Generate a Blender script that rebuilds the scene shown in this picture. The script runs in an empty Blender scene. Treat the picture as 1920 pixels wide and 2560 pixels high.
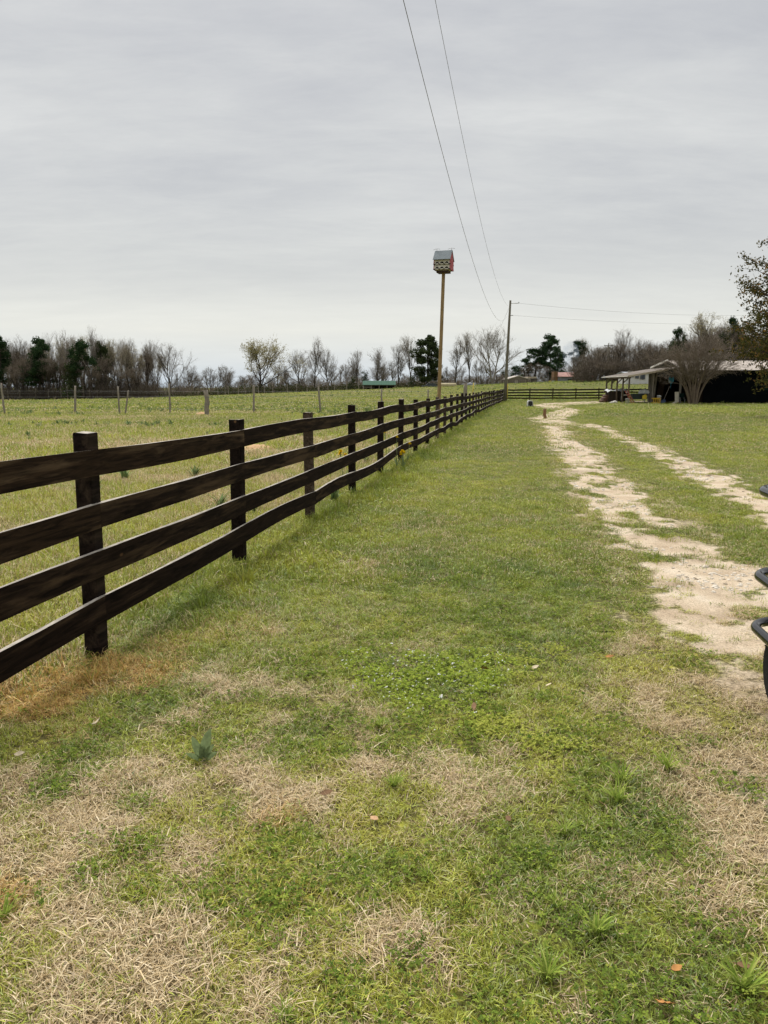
import bpy, math, random, functools
import numpy as np
from mathutils import Vector, Matrix, Euler

random.seed(7); RNG = np.random.default_rng(11)
R = math.radians
scene = bpy.context.scene
COL = scene.collection

# ------------------------------------------------------------------ camera
EYE = 1.58; PITCH = R(9.2); F = 1926.0
cam_d = bpy.data.cameras.new("camera"); cam = bpy.data.objects.new("camera", cam_d); COL.objects.link(cam)
cam_d.sensor_fit = 'VERTICAL'; cam_d.sensor_height = 36.0; cam_d.lens = F / 2560 * 36.0
cam_d.clip_start = 0.05; cam_d.clip_end = 9000
cam.location = (0, 0, EYE); cam.rotation_euler = (math.pi / 2 - PITCH, 0, 0)
scene.camera = cam

# ------------------------------------------------------------------ exposure / render
scene.view_settings.view_transform = 'Standard'
scene.view_settings.look = 'None'
scene.view_settings.exposure = 1.50
scene.view_settings.gamma = 1.0
scene.view_settings.use_curve_mapping = False
scene.render.engine = 'CYCLES'
cy = scene.cycles
cy.max_bounces = 4; cy.diffuse_bounces = 1; cy.glossy_bounces = 2; cy.transmission_bounces = 3
cy.volume_bounces = 0; cy.transparent_max_bounces = 6
cy.caustics_reflective = False; cy.caustics_refractive = False
cy.use_denoising = True
cy.use_adaptive_sampling = True; cy.adaptive_threshold = 0.02

# ------------------------------------------------------------------ sun
SUN_EL, SUN_AZ = 54.0, -12.0          # azimuth clockwise from +Y (camera looks at +Y)
sd = bpy.data.lights.new("sun", 'SUN'); sd.energy = 1.5; sd.angle = R(28); sd.color = (1.0, .97, .92)
sun = bpy.data.objects.new("sun", sd); COL.objects.link(sun)
sun.location = (0, 0, 40)
_sx = math.cos(R(SUN_EL)) * math.sin(R(SUN_AZ)); _sy = math.cos(R(SUN_EL)) * math.cos(R(SUN_AZ)); _sz = math.sin(R(SUN_EL))
sun.rotation_euler = Vector((_sx, _sy, _sz)).to_track_quat('Z', 'Y').to_euler()

# ------------------------------------------------------------------ world: overcast layer over a Nishita sky
world = bpy.data.worlds.new("World"); scene.world = world; world.use_nodes = True
wt = world.node_tree; wt.nodes.clear()
def N(nt, kind, **kw):
    n = nt.nodes.new(kind)
    for k, v in kw.items(): setattr(n, k, v)
    return n
def math_node(nt, op, a, b=None, clamp=False):
    n = N(nt, 'ShaderNodeMath', operation=op, use_clamp=clamp)
    for i, v in enumerate((a, b)):
        if v is None: continue
        if hasattr(v, 'links'): nt.links.new(v, n.inputs[i])
        else: n.inputs[i].default_value = v
    return n.outputs[0]
def mix_col(nt, fac, a, b, blend='MIX'):
    n = N(nt, 'ShaderNodeMix', data_type='RGBA', blend_type=blend)
    for s, v in ((n.inputs[0], fac), (n.inputs[6], a), (n.inputs[7], b)):
        if hasattr(v, 'links'): nt.links.new(v, s)
        elif isinstance(v, (tuple, list)): s.default_value = (*v[:3], 1)
        else: s.default_value = v
    return n.outputs[2]
def ramp(nt, fac, stops, interp='LINEAR'):
    n = N(nt, 'ShaderNodeValToRGB'); cr = n.color_ramp; cr.interpolation = interp
    while len(cr.elements) < len(stops): cr.elements.new(.5)
    for e, (p, c) in zip(cr.elements, stops): e.position = p; e.color = (*c[:3], 1)
    if hasattr(fac, 'links'): nt.links.new(fac, n.inputs[0])
    return n.outputs[0]
def noise(nt, vec, scale, detail=4, rough=.55, dist=0.0):
    n = N(nt, 'ShaderNodeTexNoise'); n.inputs['Scale'].default_value = scale
    n.inputs['Detail'].default_value = detail; n.inputs['Roughness'].default_value = rough
    n.inputs['Distortion'].default_value = dist
    if vec is not None: nt.links.new(vec, n.inputs['Vector'])
    return n.outputs[0]
tc = N(wt, 'ShaderNodeTexCoord')
sep = N(wt, 'ShaderNodeSeparateXYZ'); wt.links.new(tc.outputs['Generated'], sep.inputs[0])
dz = math_node(wt, 'MAXIMUM', sep.outputs[2], 0.0)
den = math_node(wt, 'ADD', dz, 0.16)
comb = N(wt, 'ShaderNodeCombineXYZ')
wt.links.new(math_node(wt, 'DIVIDE', sep.outputs[0], den), comb.inputs[0])
wt.links.new(math_node(wt, 'DIVIDE', sep.outputs[1], den), comb.inputs[1])
mp = N(wt, 'ShaderNodeMapping'); mp.inputs['Scale'].default_value = (.6, 1.05, 1); mp.inputs['Rotation'].default_value = (0, 0, R(-28))
mp.inputs['Location'].default_value = (2.3, .4, 0)
wt.links.new(comb.outputs[0], mp.inputs[0])
n1 = noise(wt, mp.outputs[0], 1.3, 7, .58, .15)
mp2 = N(wt, 'ShaderNodeMapping'); mp2.inputs['Scale'].default_value = (1.0, 2.6, 1); mp2.inputs['Rotation'].default_value = (0, 0, R(-16))
wt.links.new(comb.outputs[0], mp2.inputs[0])
n2 = noise(wt, mp2.outputs[0], 2.2, 8, .66, .3)
nm = math_node(wt, 'ADD', math_node(wt, 'MULTIPLY', n1, .65), math_node(wt, 'MULTIPLY', n2, .35))
cloud = ramp(wt, nm, [(.32, (.182, .187, .197)), (.44, (.210, .214, .219)), (.55, (.240, .243, .242)), (.68, (.278, .280, .274))])
# the thin bright band low over the horizon, with a cool strip under it
low = ramp(wt, dz, [(0.0, (.225, .265, .30)), (.03, (.27, .29, .30)), (.07, (.325, .325, .30)), (.14, (.265, .268, .255)), (.30, (.22, .223, .22))])
lowf = ramp(wt, dz, [(0.0, (.85,) * 3), (.10, (.62,) * 3), (.22, (.22,) * 3), (.42, (0,) * 3)])
cloud = mix_col(wt, lowf, cloud, low)
sky = N(wt, 'ShaderNodeTexSky', sky_type='NISHITA'); sky.sun_disc = False
sky.sun_elevation = R(SUN_EL); sky.sun_rotation = R(SUN_AZ)
sky.air_density = 1.0; sky.dust_density = 2.0
bg = N(wt, 'ShaderNodeBackground'); bg.inputs['Strength'].default_value = 0.10
zen = math_node(wt, 'ADD', math_node(wt, 'MULTIPLY', math_node(wt, 'POWER', dz, 4.0), .8), 1.0)   # an overcast sky is brightest overhead
zc_ = N(wt, 'ShaderNodeCombineColor')
for _i in range(3): wt.links.new(math_node(wt, 'MULTIPLY', zen, 9.4), zc_.inputs[_i])
scl = mix_col(wt, 1.0, cloud, zc_.outputs[0], 'MULTIPLY')
wt.links.new(mix_col(wt, .97, sky.outputs[0], scl), bg.inputs[0])
wo = N(wt, 'ShaderNodeOutputWorld'); wt.links.new(bg.outputs[0], wo.inputs[0])

# ------------------------------------------------------------------ picture point -> place, terrain
SP, CP = math.sin(PITCH), math.cos(PITCH)
def ray(px, py):
    u = (px - 960) / F; v = (1280 - py) / F
    return u, CP + v * SP, -SP + v * CP
def W(px, py, Y):
    u, f, z = ray(px, py); t = Y / f
    return Vector((u * t, Y, EYE + z * t))
def hash2(i, j, s):
    h = (i * 374761393 + j * 668265263 + s * 1442695041) & 0xFFFFFFFF
    h = ((h ^ (h >> 13)) * 1274126177) & 0xFFFFFFFF
    return ((h ^ (h >> 16)) & 0xFFFF) / 65535.0
def vnoise(x, y, s=0):
    x = np.asarray(x, float); y = np.asarray(y, float)
    i = np.floor(x).astype(np.int64); j = np.floor(y).astype(np.int64)
    fx = x - i; fy = y - j; fx = fx * fx * (3 - 2 * fx); fy = fy * fy * (3 - 2 * fy)
    a = hash2(i, j, s); b = hash2(i + 1, j, s); c = hash2(i, j + 1, s); d = hash2(i + 1, j + 1, s)
    return (a * (1 - fx) + b * fx) * (1 - fy) + (c * (1 - fx) + d * fx) * fy
def fbm(x, y, s=0, o=4):
    t = 0; amp = .5; k = 1.0; tot = 0
    for q in range(o):
        t = t + amp * vnoise(np.asarray(x) * k + 17.3 * q, np.asarray(y) * k - 9.1 * q, s + q); tot += amp
        amp *= .5; k *= 2.03
    return t / tot
def sstep(a, b, x):
    t = np.clip((np.asarray(x, float) - a) / (b - a), 0, 1); return t * t * (3 - 2 * t)
def fence_x(y):
    d = np.asarray(y, float) - 4.42
    return -1.72 + .17 * d + .00018 * d * np.abs(d)
def T(x, y):
    x = np.asarray(x, float); y = np.asarray(y, float)
    far = (1.15 + .04 * np.clip(x, -110, 70)) * sstep(70, 150, y)
    m = .03 * (fbm(x * .7, y * .7, 3, 3) - .5) * (1 - sstep(30, 70, y))
    fld = sstep(0, 3, fence_x(np.minimum(y, 84.)) - x) + sstep(84, 90, y)
    m = m + .10 * (fbm(x * .22, y * .22, 31, 3) - .5) * np.clip(fld, 0, 1) * sstep(10, 25, y)
    return far + m
def tz(x, y): return float(T(x, y))
@functools.lru_cache(None)
def G(px, py):
    """the ground point seen at a picture point"""
    u, f, z = ray(px, py); t = -EYE / z if z < -1e-6 else 1e5
    t = min(t, 300.0)
    for _ in range(8):
        g = tz(u * t, f * t); t = (g - EYE) / z if z < -1e-6 else t
        t = max(.2, min(t, 400.))
    return Vector((u * t, f * t, tz(u * t, f * t)))

# ------------------------------------------------------------------ masks of what grows where
def seg_dist(x, y, pts):
    best = np.full(np.shape(x), 1e9)
    for (x0, y0, w0), (x1, y1, w1) in zip(pts[:-1], pts[1:]):
        dx, dy = x1 - x0, y1 - y0; L = dx * dx + dy * dy
        t = np.clip(((x - x0) * dx + (y - y0) * dy) / L, 0, 1)
        d = np.hypot(x - x0 - t * dx, y - y0 - t * dy) - (w0 + t * (w1 - w0))
        best = np.minimum(best, d)
    return best
def trk(rows):
    out = []
    for lx, rx, py in rows:
        a = G(lx, py); b = G(rx, py); out.append(((a.x + b.x) / 2, (a.y + b.y) / 2, abs(b.x - a.x) / 2 * 1.0 + .06))
    return out
LEFT = trk([(1358, 1412, 1066), (1362, 1425, 1084), (1378, 1440, 1105), (1406, 1495, 1144), (1440, 1522, 1190), (1462, 1590, 1226),
            (1480, 1630, 1272), (1535, 1690, 1330), (1600, 1790, 1388), (1645, 1900, 1440), (1640, 1980, 1500), (1690, 2160, 1590)])
WORN = trk([(1690, 2100, 1570), (1720, 2160, 1650), (1760, 2220, 1760), (1800, 2300, 1900), (1850, 2400, 2060), (1900, 2500, 2250)])
RIGHT = trk([(1420, 1500, 1062), (1490, 1530, 1074), (1555, 1590, 1100), (1610, 1665, 1128), (1672, 1745, 1160), (1745, 1830, 1198),
             (1830, 1915, 1240), (1900, 2010, 1285), (1990, 2120, 1340), (2090, 2260, 1410), (2200, 2420, 1480)])
LANE = [(G(1400, 1062).x, G(1400, 1062).y, 1.0), (G(1366, 1048).x, G(1366, 1048).y, 1.2), (13.0, 54, 1.1), (13.2, 62, 1.3), (14.6, 69, 1.9), (17.6, 74.5, 2.6),
        (21.5, 78.5, 2.6), (27, 80.0, 2.2), (42, 81.5, 1.8)]
def drive(x, y):
    """1 in the bare wheel tracks, 0 on grass, ragged edges between"""
    w = (.45 * (fbm(x * 1.7, y * 1.2, 51, 5) - .5) + .30 * (fbm(x * 7, y * 5, 57, 3) - .5)) * np.clip(y / 9., .7, 1.5)
    dl = seg_dist(x, y, LEFT) + w; dr = seg_dist(x, y, RIGHT) + w; dn = seg_dist(x, y, LANE) + w * .8 + .1
    dw = seg_dist(x, y, WORN) + w * 1.6
    m = np.maximum.reduce([.55 * (1 - sstep(-.25, .2, dw)) * sstep(.40, .60, fbm(x * 3.5, y * 3.0, 83, 4)), np.maximum(1 - sstep(-.2, .16, dl), .5 * (1 - sstep(.1, .75, dl)) * sstep(.42, .6, fbm(x * 5, y * 3.6, 87, 4))), np.maximum(1 - sstep(-.2, .14, dr), .5 * (1 - sstep(.1, .6, dr)) * sstep(.42, .6, fbm(x * 5, y * 3.6, 88, 4))), .9 * (1 - sstep(-.5, .3, dn))])
    holes = np.maximum(.9 * sstep(.62, .72, fbm(x * 2.6, y * 1.7, 77, 4)), .75 * sstep(.62, .70, fbm(x * 8, y * 6, 79, 3)))
    return m * (1 - .85 * holes)
DEAD = [(190, 2085, .45, .95), (430, 2010, .32, .8), (80, 2180, .40, .9), (680, 1930, .36, .8), (880, 1960, .22, .7), (620, 2060, .25, .7), (520, 2120, .25, .85),
        (850, 2270, .12, .7), (960, 2370, .16, .85), (620, 2480, .2, .6), (1090, 2440, .1, .7), (300, 2330, .22, .75), (90, 2400, .2, .6), (1240, 2230, .12, .7),
        (1340, 2260, .10, .7), (1420, 2500, .08, .9), (30, 2000, .4, .8), (330, 1960, .25, .7), (1380, 1930, .22, .5), (1120, 1990, .2, .6), (760, 2160, .15, .8),
        (1030, 1640, .3, .35), (860, 1440, .4, .35), (1090, 1330, .5, .3), (560, 1560, .5, .6), (880, 1415, .4, .5), (1000, 1250, .5, .25), (700, 1700, .4, .4),
        (1830, 1700, .5, .95), (1760, 1640, .4, .9), (1850, 1850, .4, .95), (1880, 2000, .35, .9), (1700, 1760, .35, .7), (1890, 2130, .3, .8), (1650, 1620, .3, .65), (1780, 1960, .25, .75),
        (1600, 1700, .25, .5), (1560, 1560, .3, .6), (1620, 1640, .3, .7), (1690, 1850, .3, .6), (1830, 1780, .5, .95), (1900, 1930, .4, .9), (1900, 1560, .5, .7), (1850, 2290, .2, .6), (1750, 2220, .18, .5), (350, 2450, .3, .75), (500, 2250, .3, .8), (150, 2300, .3, .85), (700, 2350, .22, .7), (250, 2180, .35, .85), (560, 1960, .3, .7), (820, 2080, .2, .6), (40, 2080, .3, .9)]
WARM = [(250, 1690, .34, .9), (130, 1720, .32, .9), (40, 1760, .3, .7), (400, 1640, .3, .6), (560, 1570, .3, .4), (330, 1680, .28, .8), (170, 1830, .2, .5), (20, 2260, .12, .7), (700, 2060, .1, .6)]
GREEN = [(210, 1880, .22), (330, 1760, .2), (1550, 1960, .25), (1600, 2050, .25), (1500, 2380, .25), (1560, 2520, .25), (1280, 2180, .2), (940, 2180, .16), (760, 1850, .22), (1240, 1640, .35),
         (1060, 1700, .4), (1440, 1500, .6), (1330, 1560, .5), (480, 1520, .4), (1200, 1440, .7), (1300, 2480, .15), (760, 2100, .14), (1700, 2480, .3), (330, 1990, .1), (130, 1960, .15)]
def blobs(x, y, lst, amp=True):
    m = np.zeros(np.shape(x)); w = fbm(x * 5.5, y * 5.5, 5, 3) - .5
    for it in lst:
        g = G(it[0], it[1]); r = it[2]; a = it[3] if amp else 1.0
        d = np.hypot(x - g.x, (y - g.y) * .8) / r + w * 1.5
        m = np.maximum(m, a * (1 - sstep(.45, 1.25, d)))
    return m
def masks(x, y):
    x = np.asarray(x, float); y = np.asarray(y, float)
    left = fence_x(np.minimum(y, 84.)) - x            # >0 in the paddock
    fine = .55 * fbm(x * 2.6, y * 2.6, 101, 4) + .45 * fbm(x * 7.5, y * 6.0, 105, 3); mid = fbm(x * .75, y * .75, 111, 4); big = fbm(x * .16, y * .16, 121, 3)
    lawn_dead = (.14 + .50 * sstep(.48, .64, fine) + .25 * sstep(.5, .68, mid)) * (1 - .55 * sstep(3.4, 6, y)) 
    pad_dead = .22 + .45 * sstep(.42, .66, mid) + .25 * sstep(.5, .65, fine)
    pad_dead = pad_dead * (1 - .5 * sstep(18, 40, y)) + .3 * sstep(.55, .68, fbm(x * .10, y * .35, 131, 3)) * sstep(25, 40, y)
    p = sstep(-.1, .5, left)
    dead = lawn_dead * (1 - p) + pad_dead * p
    strip = np.exp(-((left + .35) / .55) ** 2) * sstep(3.5, 6, y)       # lush strip along the boards
    dead = np.maximum(dead, blobs(x, y, DEAD) * (.42 + .95 * sstep(.36, .62, fine)))
    dead = dead * (1 - .75 * strip) * (1 - .6 * blobs(x, y, GREEN, False))
    edge = np.exp(-((seg_dist(x, y, LEFT) - .15) / .3) ** 2) * .35
    dead = np.maximum(dead, edge)
    warm = blobs(x, y, WARM)
    dead = np.clip(np.maximum(dead, warm * .9), 0, .97)
    hue = .85 * fine + .55 * mid + .25 * big - .36
    hue = hue + .20 * blobs(x, y, GREEN, False) - .04 * p
    hue = hue + .10 * sstep(14, 40, y)
    return dead, np.clip(hue, 0, 1), np.clip(warm, 0, 1), np.clip(strip, 0, 1)

# ------------------------------------------------------------------ mesh helpers
class MB:
    def __init__(s): s.v = []; s.f = []; s.m = []; s.sm = []
    def add(s, vs, fs, mi=0, smooth=False):
        o = len(s.v); s.v.extend([tuple(p) for p in vs])
        for q in fs: s.f.append(tuple(o + k for k in q)); s.m.append(mi); s.sm.append(smooth)
    def box(s, c, d, rot=None, mi=0):
        hx, hy, hz = d[0] / 2, d[1] / 2, d[2] / 2
        vs = [Vector((a * hx, b * hy, e * hz)) for a in (-1, 1) for b in (-1, 1) for e in (-1, 1)]
        if rot is not None: vs = [rot @ p for p in vs]
        c = Vector(c); vs = [p + c for p in vs]
        s.add(vs, [(0, 1, 3, 2), (4, 6, 7, 5), (0, 4, 5, 1), (2, 3, 7, 6), (0, 2, 6, 4), (1, 5, 7, 3)], mi); return s
    def tube(s, pts, rad, k=6, mi=0, cap=True, smooth=True):
        pts = [Vector(p) for p in pts]; n = len(pts)
        if not hasattr(rad, '__len__'): rad = [rad] * n
        o = len(s.v); prev = None
        for i, p in enumerate(pts):
            d = (pts[min(i + 1, n - 1)] - pts[max(i - 1, 0)]).normalized()
            a = d.orthogonal().normalized() if prev is None else (prev - d * prev.dot(d)).normalized()
            prev = a; b = d.cross(a)
            for q in range(k):
                t = 2 * math.pi * q / k
                s.v.append(tuple(p + (a * math.cos(t) + b * math.sin(t)) * rad[i]))
        for i in range(n - 1):
            for q in range(k):
                s.f.append((o + i * k + q, o + i * k + (q + 1) % k, o + (i + 1) * k + (q + 1) % k, o + (i + 1) * k + q)); s.m.append(mi); s.sm.append(smooth)
        if cap:
            s.f.append(tuple(o + q for q in reversed(range(k)))); s.m.append(mi); s.sm.append(False)
            s.f.append(tuple(o + (n - 1) * k + q for q in range(k))); s.m.append(mi); s.sm.append(False)
        return s
    def prism(s, poly, axis, a, b, mi=0):
        """extrude a 2D polygon; axis 'x','y','z' is the extrusion axis"""
        def pt(u, v, w): return {'x': (w, u, v), 'y': (u, w, v), 'z': (u, v, w)}[axis]
        n = len(poly); vs = [pt(u, v, a) for u, v in poly] + [pt(u, v, b) for u, v in poly]
        fs = [tuple(range(n)), tuple(range(2 * n - 1, n - 1, -1))] + [(i, i + n, (i + 1) % n + n, (i + 1) % n) for i in range(n)]
        s.add(vs, fs, mi); return s
    def lathe(s, prof, k=14, mi=0, c=(0, 0, 0), axis='z', smooth=True):
        o = len(s.v); n = len(prof)
        for r, h in prof:
            for q in range(k):
                t = 2 * math.pi * q / k; a, b = r * math.cos(t), r * math.sin(t)
                p = {'z': (a, b, h), 'x': (h, a, b), 'y': (b, h, a)}[axis]
                s.v.append((p[0] + c[0], p[1] + c[1], p[2] + c[2]))
        for i in range(n - 1):
            for q in range(k):
                s.f.append((o + i * k + q, o + i * k + (q + 1) % k, o + (i + 1) * k + (q + 1) % k, o + (i + 1) * k + q)); s.m.append(mi); s.sm.append(smooth)
        s.f.append(tuple(o + q for q in reversed(range(k)))); s.m.append(mi); s.sm.append(False)
        s.f.append(tuple(o + (n - 1) * k + q for q in range(k))); s.m.append(mi); s.sm.append(False)
        return s
    def mesh(s, name, mats):
        me = bpy.data.meshes.new(name); me.from_pydata(s.v, [], s.f)
        for m in (mats if isinstance(mats, (list, tuple)) else [mats]): me.materials.append(m)
        me.polygons.foreach_set('material_index', s.m); me.polygons.foreach_set('use_smooth', s.sm); me.update(); return me
    def build(s, name, mats, parent=None, loc=(0, 0, 0), rot=None):
        return obj(name, s.mesh(name, mats), parent, loc, rot)
def obj(name, me, parent=None, loc=(0, 0, 0), rot=None):
    o = bpy.data.objects.new(name, me); COL.objects.link(o); o.location = loc
    if rot is not None: o.rotation_euler = rot
    if parent is not None: o.parent = parent
    return o
def tag(o, label, cat, group=None, kind=None):
    if label: o['label'] = label
    if cat: o['category'] = cat
    if group: o['group'] = group
    if kind: o['kind'] = kind
    return o
def thing(name, label, cat, loc=(0, 0, 0), rz=0, group=None):
    o = bpy.data.objects.new(name, None); COL.objects.link(o); o.location = loc; o.rotation_euler = (0, 0, rz)
    o.empty_display_size = .1
    return tag(o, label, cat, group)
def dup(root, loc, rz=0, sc=None, label=None, group=None, tilt=(0, 0)):
    r = root.copy(); COL.objects.link(r); r.location = loc; r.rotation_euler = (tilt[0], tilt[1], rz)
    if sc is not None: r.scale = sc if hasattr(sc, '__len__') else (sc,) * 3
    if label: r['label'] = label
    if group: r['group'] = group
    for ch in list(root.children):
        c = ch.copy(); COL.objects.link(c); c.parent = r
        for g in ch.children:
            d = g.copy(); COL.objects.link(d); d.parent = c
    return r

# ------------------------------------------------------------------ materials
def base_mat(name, rough=.85, spec=.25):
    m = bpy.data.materials.new(name); m.use_nodes = True; nt = m.node_tree
    b = nt.nodes['Principled BSDF']; b.inputs['Roughness'].default_value = rough
    b.inputs['Specular IOR Level'].default_value = spec
    return m, nt, b
def M(name, c, rough=.8, var=.25, scale=6., spec=.25, bump=0., stretch=(1, 1, 1), metal=0., c2=None):
    m, nt, b = base_mat(name, rough, spec)
    t = N(nt, 'ShaderNodeTexCoord'); mp = N(nt, 'ShaderNodeMapping'); mp.inputs['Scale'].default_value = stretch
    nt.links.new(t.outputs['Object'], mp.inputs[0])
    oi = N(nt, 'ShaderNodeObjectInfo')
    ad = N(nt, 'ShaderNodeVectorMath', operation='ADD'); nt.links.new(mp.outputs[0], ad.inputs[0])
    sc = math_node(nt, 'MULTIPLY', oi.outputs['Random'], 37.0)
    nt.links.new(sc, ad.inputs[1])
    f = noise(nt, ad.outputs[0], scale, 5, .6)
    lo = tuple(v * (1 - var) for v in c); hi = c2 if c2 else tuple(min(1, v * (1 + var)) for v in c)
    nt.links.new(ramp(nt, f, [(.3, lo), (.7, hi)]), b.inputs['Base Color'])
    b.inputs['Metallic'].default_value = metal
    if bump:
        bp = N(nt, 'ShaderNodeBump'); bp.inputs['Strength'].default_value = bump; bp.inputs['Distance'].default_value = .02
        nt.links.new(f, bp.inputs['Height']); nt.links.new(bp.outputs[0], b.inputs['Normal'])
    return m
def fence_wood(name, dark, mid, pale, amount):
    """stained board: grain along local x, worn streaks and knots"""
    m, nt, b = base_mat(name, .9, .05)
    t = N(nt, 'ShaderNodeTexCoord'); oi = N(nt, 'ShaderNodeObjectInfo')
    off = math_node(nt, 'MULTIPLY', oi.outputs['Random'], 91.0)
    ad = N(nt, 'ShaderNodeVectorMath', operation='ADD'); nt.links.new(t.outputs['Object'], ad.inputs[0]); nt.links.new(off, ad.inputs[1])
    mp = N(nt, 'ShaderNodeMapping'); mp.inputs['Scale'].default_value = (1.2, 14, 14); nt.links.new(ad.outputs[0], mp.inputs[0])
    g = noise(nt, mp.outputs[0], 2.2, 7, .65, 1.1)
    mp2 = N(nt, 'ShaderNodeMapping'); mp2.inputs['Scale'].default_value = (.9, 9, 9); nt.links.new(ad.outputs[0], mp2.inputs[0])
    w = noise(nt, mp2.outputs[0], 1.5, 5, .6, .4)
    mp3 = N(nt, 'ShaderNodeMapping'); mp3.inputs['Scale'].default_value = (1.0, 2.2, 2.2); nt.links.new(ad.outputs[0], mp3.inputs[0])
    vo = N(nt, 'ShaderNodeTexVoronoi'); vo.inputs['Scale'].default_value = 2.1; nt.links.new(mp3.outputs[0], vo.inputs['Vector'])
    knot = ramp(nt, vo.outputs['Distance'], [(.035, (1, 1, 1)), (.075, (0, 0, 0))])
    col = ramp(nt, g, [(.36, dark), (.56, mid), (.72, tuple(v * 1.5 for v in mid))])
    rnd = math_node(nt, 'MULTIPLY', math_node(nt, 'SUBTRACT', oi.outputs['Random'], .5), .16)
    wf = ramp(nt, math_node(nt, 'ADD', w, rnd), [(.52, (0, 0, 0)), (.72, (amount,) * 3)])
    col = mix_col(nt, wf, col, mix_col(nt, g, tuple(v * .6 for v in pale), pale))
    col = mix_col(nt, math_node(nt, 'MULTIPLY', knot, .7), col, (.20, .11, .055))
    nt.links.new(col, b.inputs['Base Color'])
    bp = N(nt, 'ShaderNodeBump'); bp.inputs['Strength'].default_value = .5; bp.inputs['Distance'].default_value = .004
    nt.links.new(g, bp.inputs['Height']); nt.links.new(bp.outputs[0], b.inputs['Normal'])
    return m
def grass_color(nt, dead, hue, warm, rnd):
    green = ramp(nt, hue, [(0, (.52, .47, .085)), (.3, (.385, .41, .050)), (.6, (.225, .285, .036)), (1, (.11, .165, .028))])
    br = math_node(nt, 'ADD', math_node(nt, 'MULTIPLY', rnd, 1.05), .48)
    cb = N(nt, 'ShaderNodeCombineColor')
    for i in range(3): nt.links.new(br, cb.inputs[i])
    green = mix_col(nt, 1.0, green, cb.outputs[0], 'MULTIPLY')
    tan = ramp(nt, rnd, [(0, (.28, .185, .085)), (.3, (.56, .415, .215)), (.7, (.74, .58, .335)), (1, (.86, .72, .46))])
    ora = ramp(nt, rnd, [(0, (.34, .15, .03)), (.5, (.66, .38, .08)), (1, (.78, .58, .16))])
    tan = mix_col(nt, warm, tan, ora)
    return green, tan
def attr(nt, name, inst):
    a = N(nt, 'ShaderNodeAttribute', attribute_name=name); a.attribute_type = 'INSTANCER' if inst else 'GEOMETRY'
    return a.outputs['Fac']
def blade_mat(name, transl=.27):
    m = bpy.data.materials.new(name); m.use_nodes = True; nt = m.node_tree; nt.nodes.clear()
    rnd = attr(nt, 'rnd', False); r2 = attr(nt, 'rnd2', False)
    dead = attr(nt, 'dead', True)
    green, tan = grass_color(nt, dead, math_node(nt, 'ADD', attr(nt, 'hue', True), math_node(nt, 'MULTIPLY', math_node(nt, 'SUBTRACT', r2, .5), .25)), attr(nt, 'warm', True), r2)
    isd = math_node(nt, 'LESS_THAN', rnd, dead)
    c = mix_col(nt, isd, green, tan)
    d = N(nt, 'ShaderNodeBsdfDiffuse'); tr = N(nt, 'ShaderNodeBsdfTranslucent'); mx = N(nt, 'ShaderNodeMixShader'); mx.inputs[0].default_value = transl
    nt.links.new(c, d.inputs[0]); nt.links.new(c, tr.inputs[0]); nt.links.new(d.outputs[0], mx.inputs[1]); nt.links.new(tr.outputs[0], mx.inputs[2])
    gl = N(nt, 'ShaderNodeBsdfGlossy'); gl.inputs['Roughness'].default_value = .45; gl.inputs[0].default_value = (.8, .85, .9, 1)
    m2 = N(nt, 'ShaderNodeMixShader'); m2.inputs[0].default_value = .035
    nt.links.new(mx.outputs[0], m2.inputs[1]); nt.links.new(gl.outputs[0], m2.inputs[2])
    o = N(nt, 'ShaderNodeOutputMaterial'); nt.links.new(m2.outputs[0], o.inputs[0])
    return m
def leaf_mat(name, stops, transl=.25):
    """leaf colour by a per-leaf random value"""
    m = bpy.data.materials.new(name); m.use_nodes = True; nt = m.node_tree; nt.nodes.clear()
    c = ramp(nt, attr(nt, 'rnd', False), stops)
    d = N(nt, 'ShaderNodeBsdfDiffuse'); tr = N(nt, 'ShaderNodeBsdfTranslucent'); mx = N(nt, 'ShaderNodeMixShader'); mx.inputs[0].default_value = transl
    nt.links.new(c, d.inputs[0]); nt.links.new(c, tr.inputs[0]); nt.links.new(d.outputs[0], mx.inputs[1]); nt.links.new(tr.outputs[0], mx.inputs[2])
    o = N(nt, 'ShaderNodeOutputMaterial'); nt.links.new(mx.outputs[0], o.inputs[0])
    return m
MAT_BOARD = fence_wood('stained_board', (.0075, .005, .004), (.020, .0125, .009), (.16, .105, .062), .5)
MAT_BOARD_B = fence_wood('stained_board_worn', (.010, .0065, .005), (.034, .021, .013), (.19, .13, .08), .75)
MAT_POST = fence_wood('stained_post', (.006, .0045, .004), (.018, .012, .010), (.12, .085, .06), .4)
MAT_POST_B = fence_wood('stained_post_worn', (.022, .016, .012), (.09, .064, .048), (.27, .21, .155), .85)
MAT_TOP = M('worn_skylit_top', (.36, .32, .27), .85, .45, 9, .2, .2, (1, 6, 6))  # worn board and post tops, with the sky's brightness also painted into the colour
MAT_GREYWOOD = M('weathered_wood', (.26, .225, .18), .9, .4, 5, .15, .4, (8, 8, .8))
MAT_DARKWOOD = M('dark_weathered_wood', (.10, .085, .07), .9, .4, 5, .15, .4, (8, 8, .8))
MAT_POLE = M('utility_pole_wood', (.16, .145, .11), .9, .3, 5, .15, .3, (6, 6, .5))
MAT_PINEWOOD = M('yellow_pine_pole', (.27, .175, .085), .75, .45, 5, .2, .3, (9, 9, .7), c2=(.40, .28, .14))
MAT_WIRE = M('dark_wire', (.16, .16, .16), .6, .1)
MAT_GALV = M('galvanised_wire', (.30, .30, .29), .5, .2, 30, .4)

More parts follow.
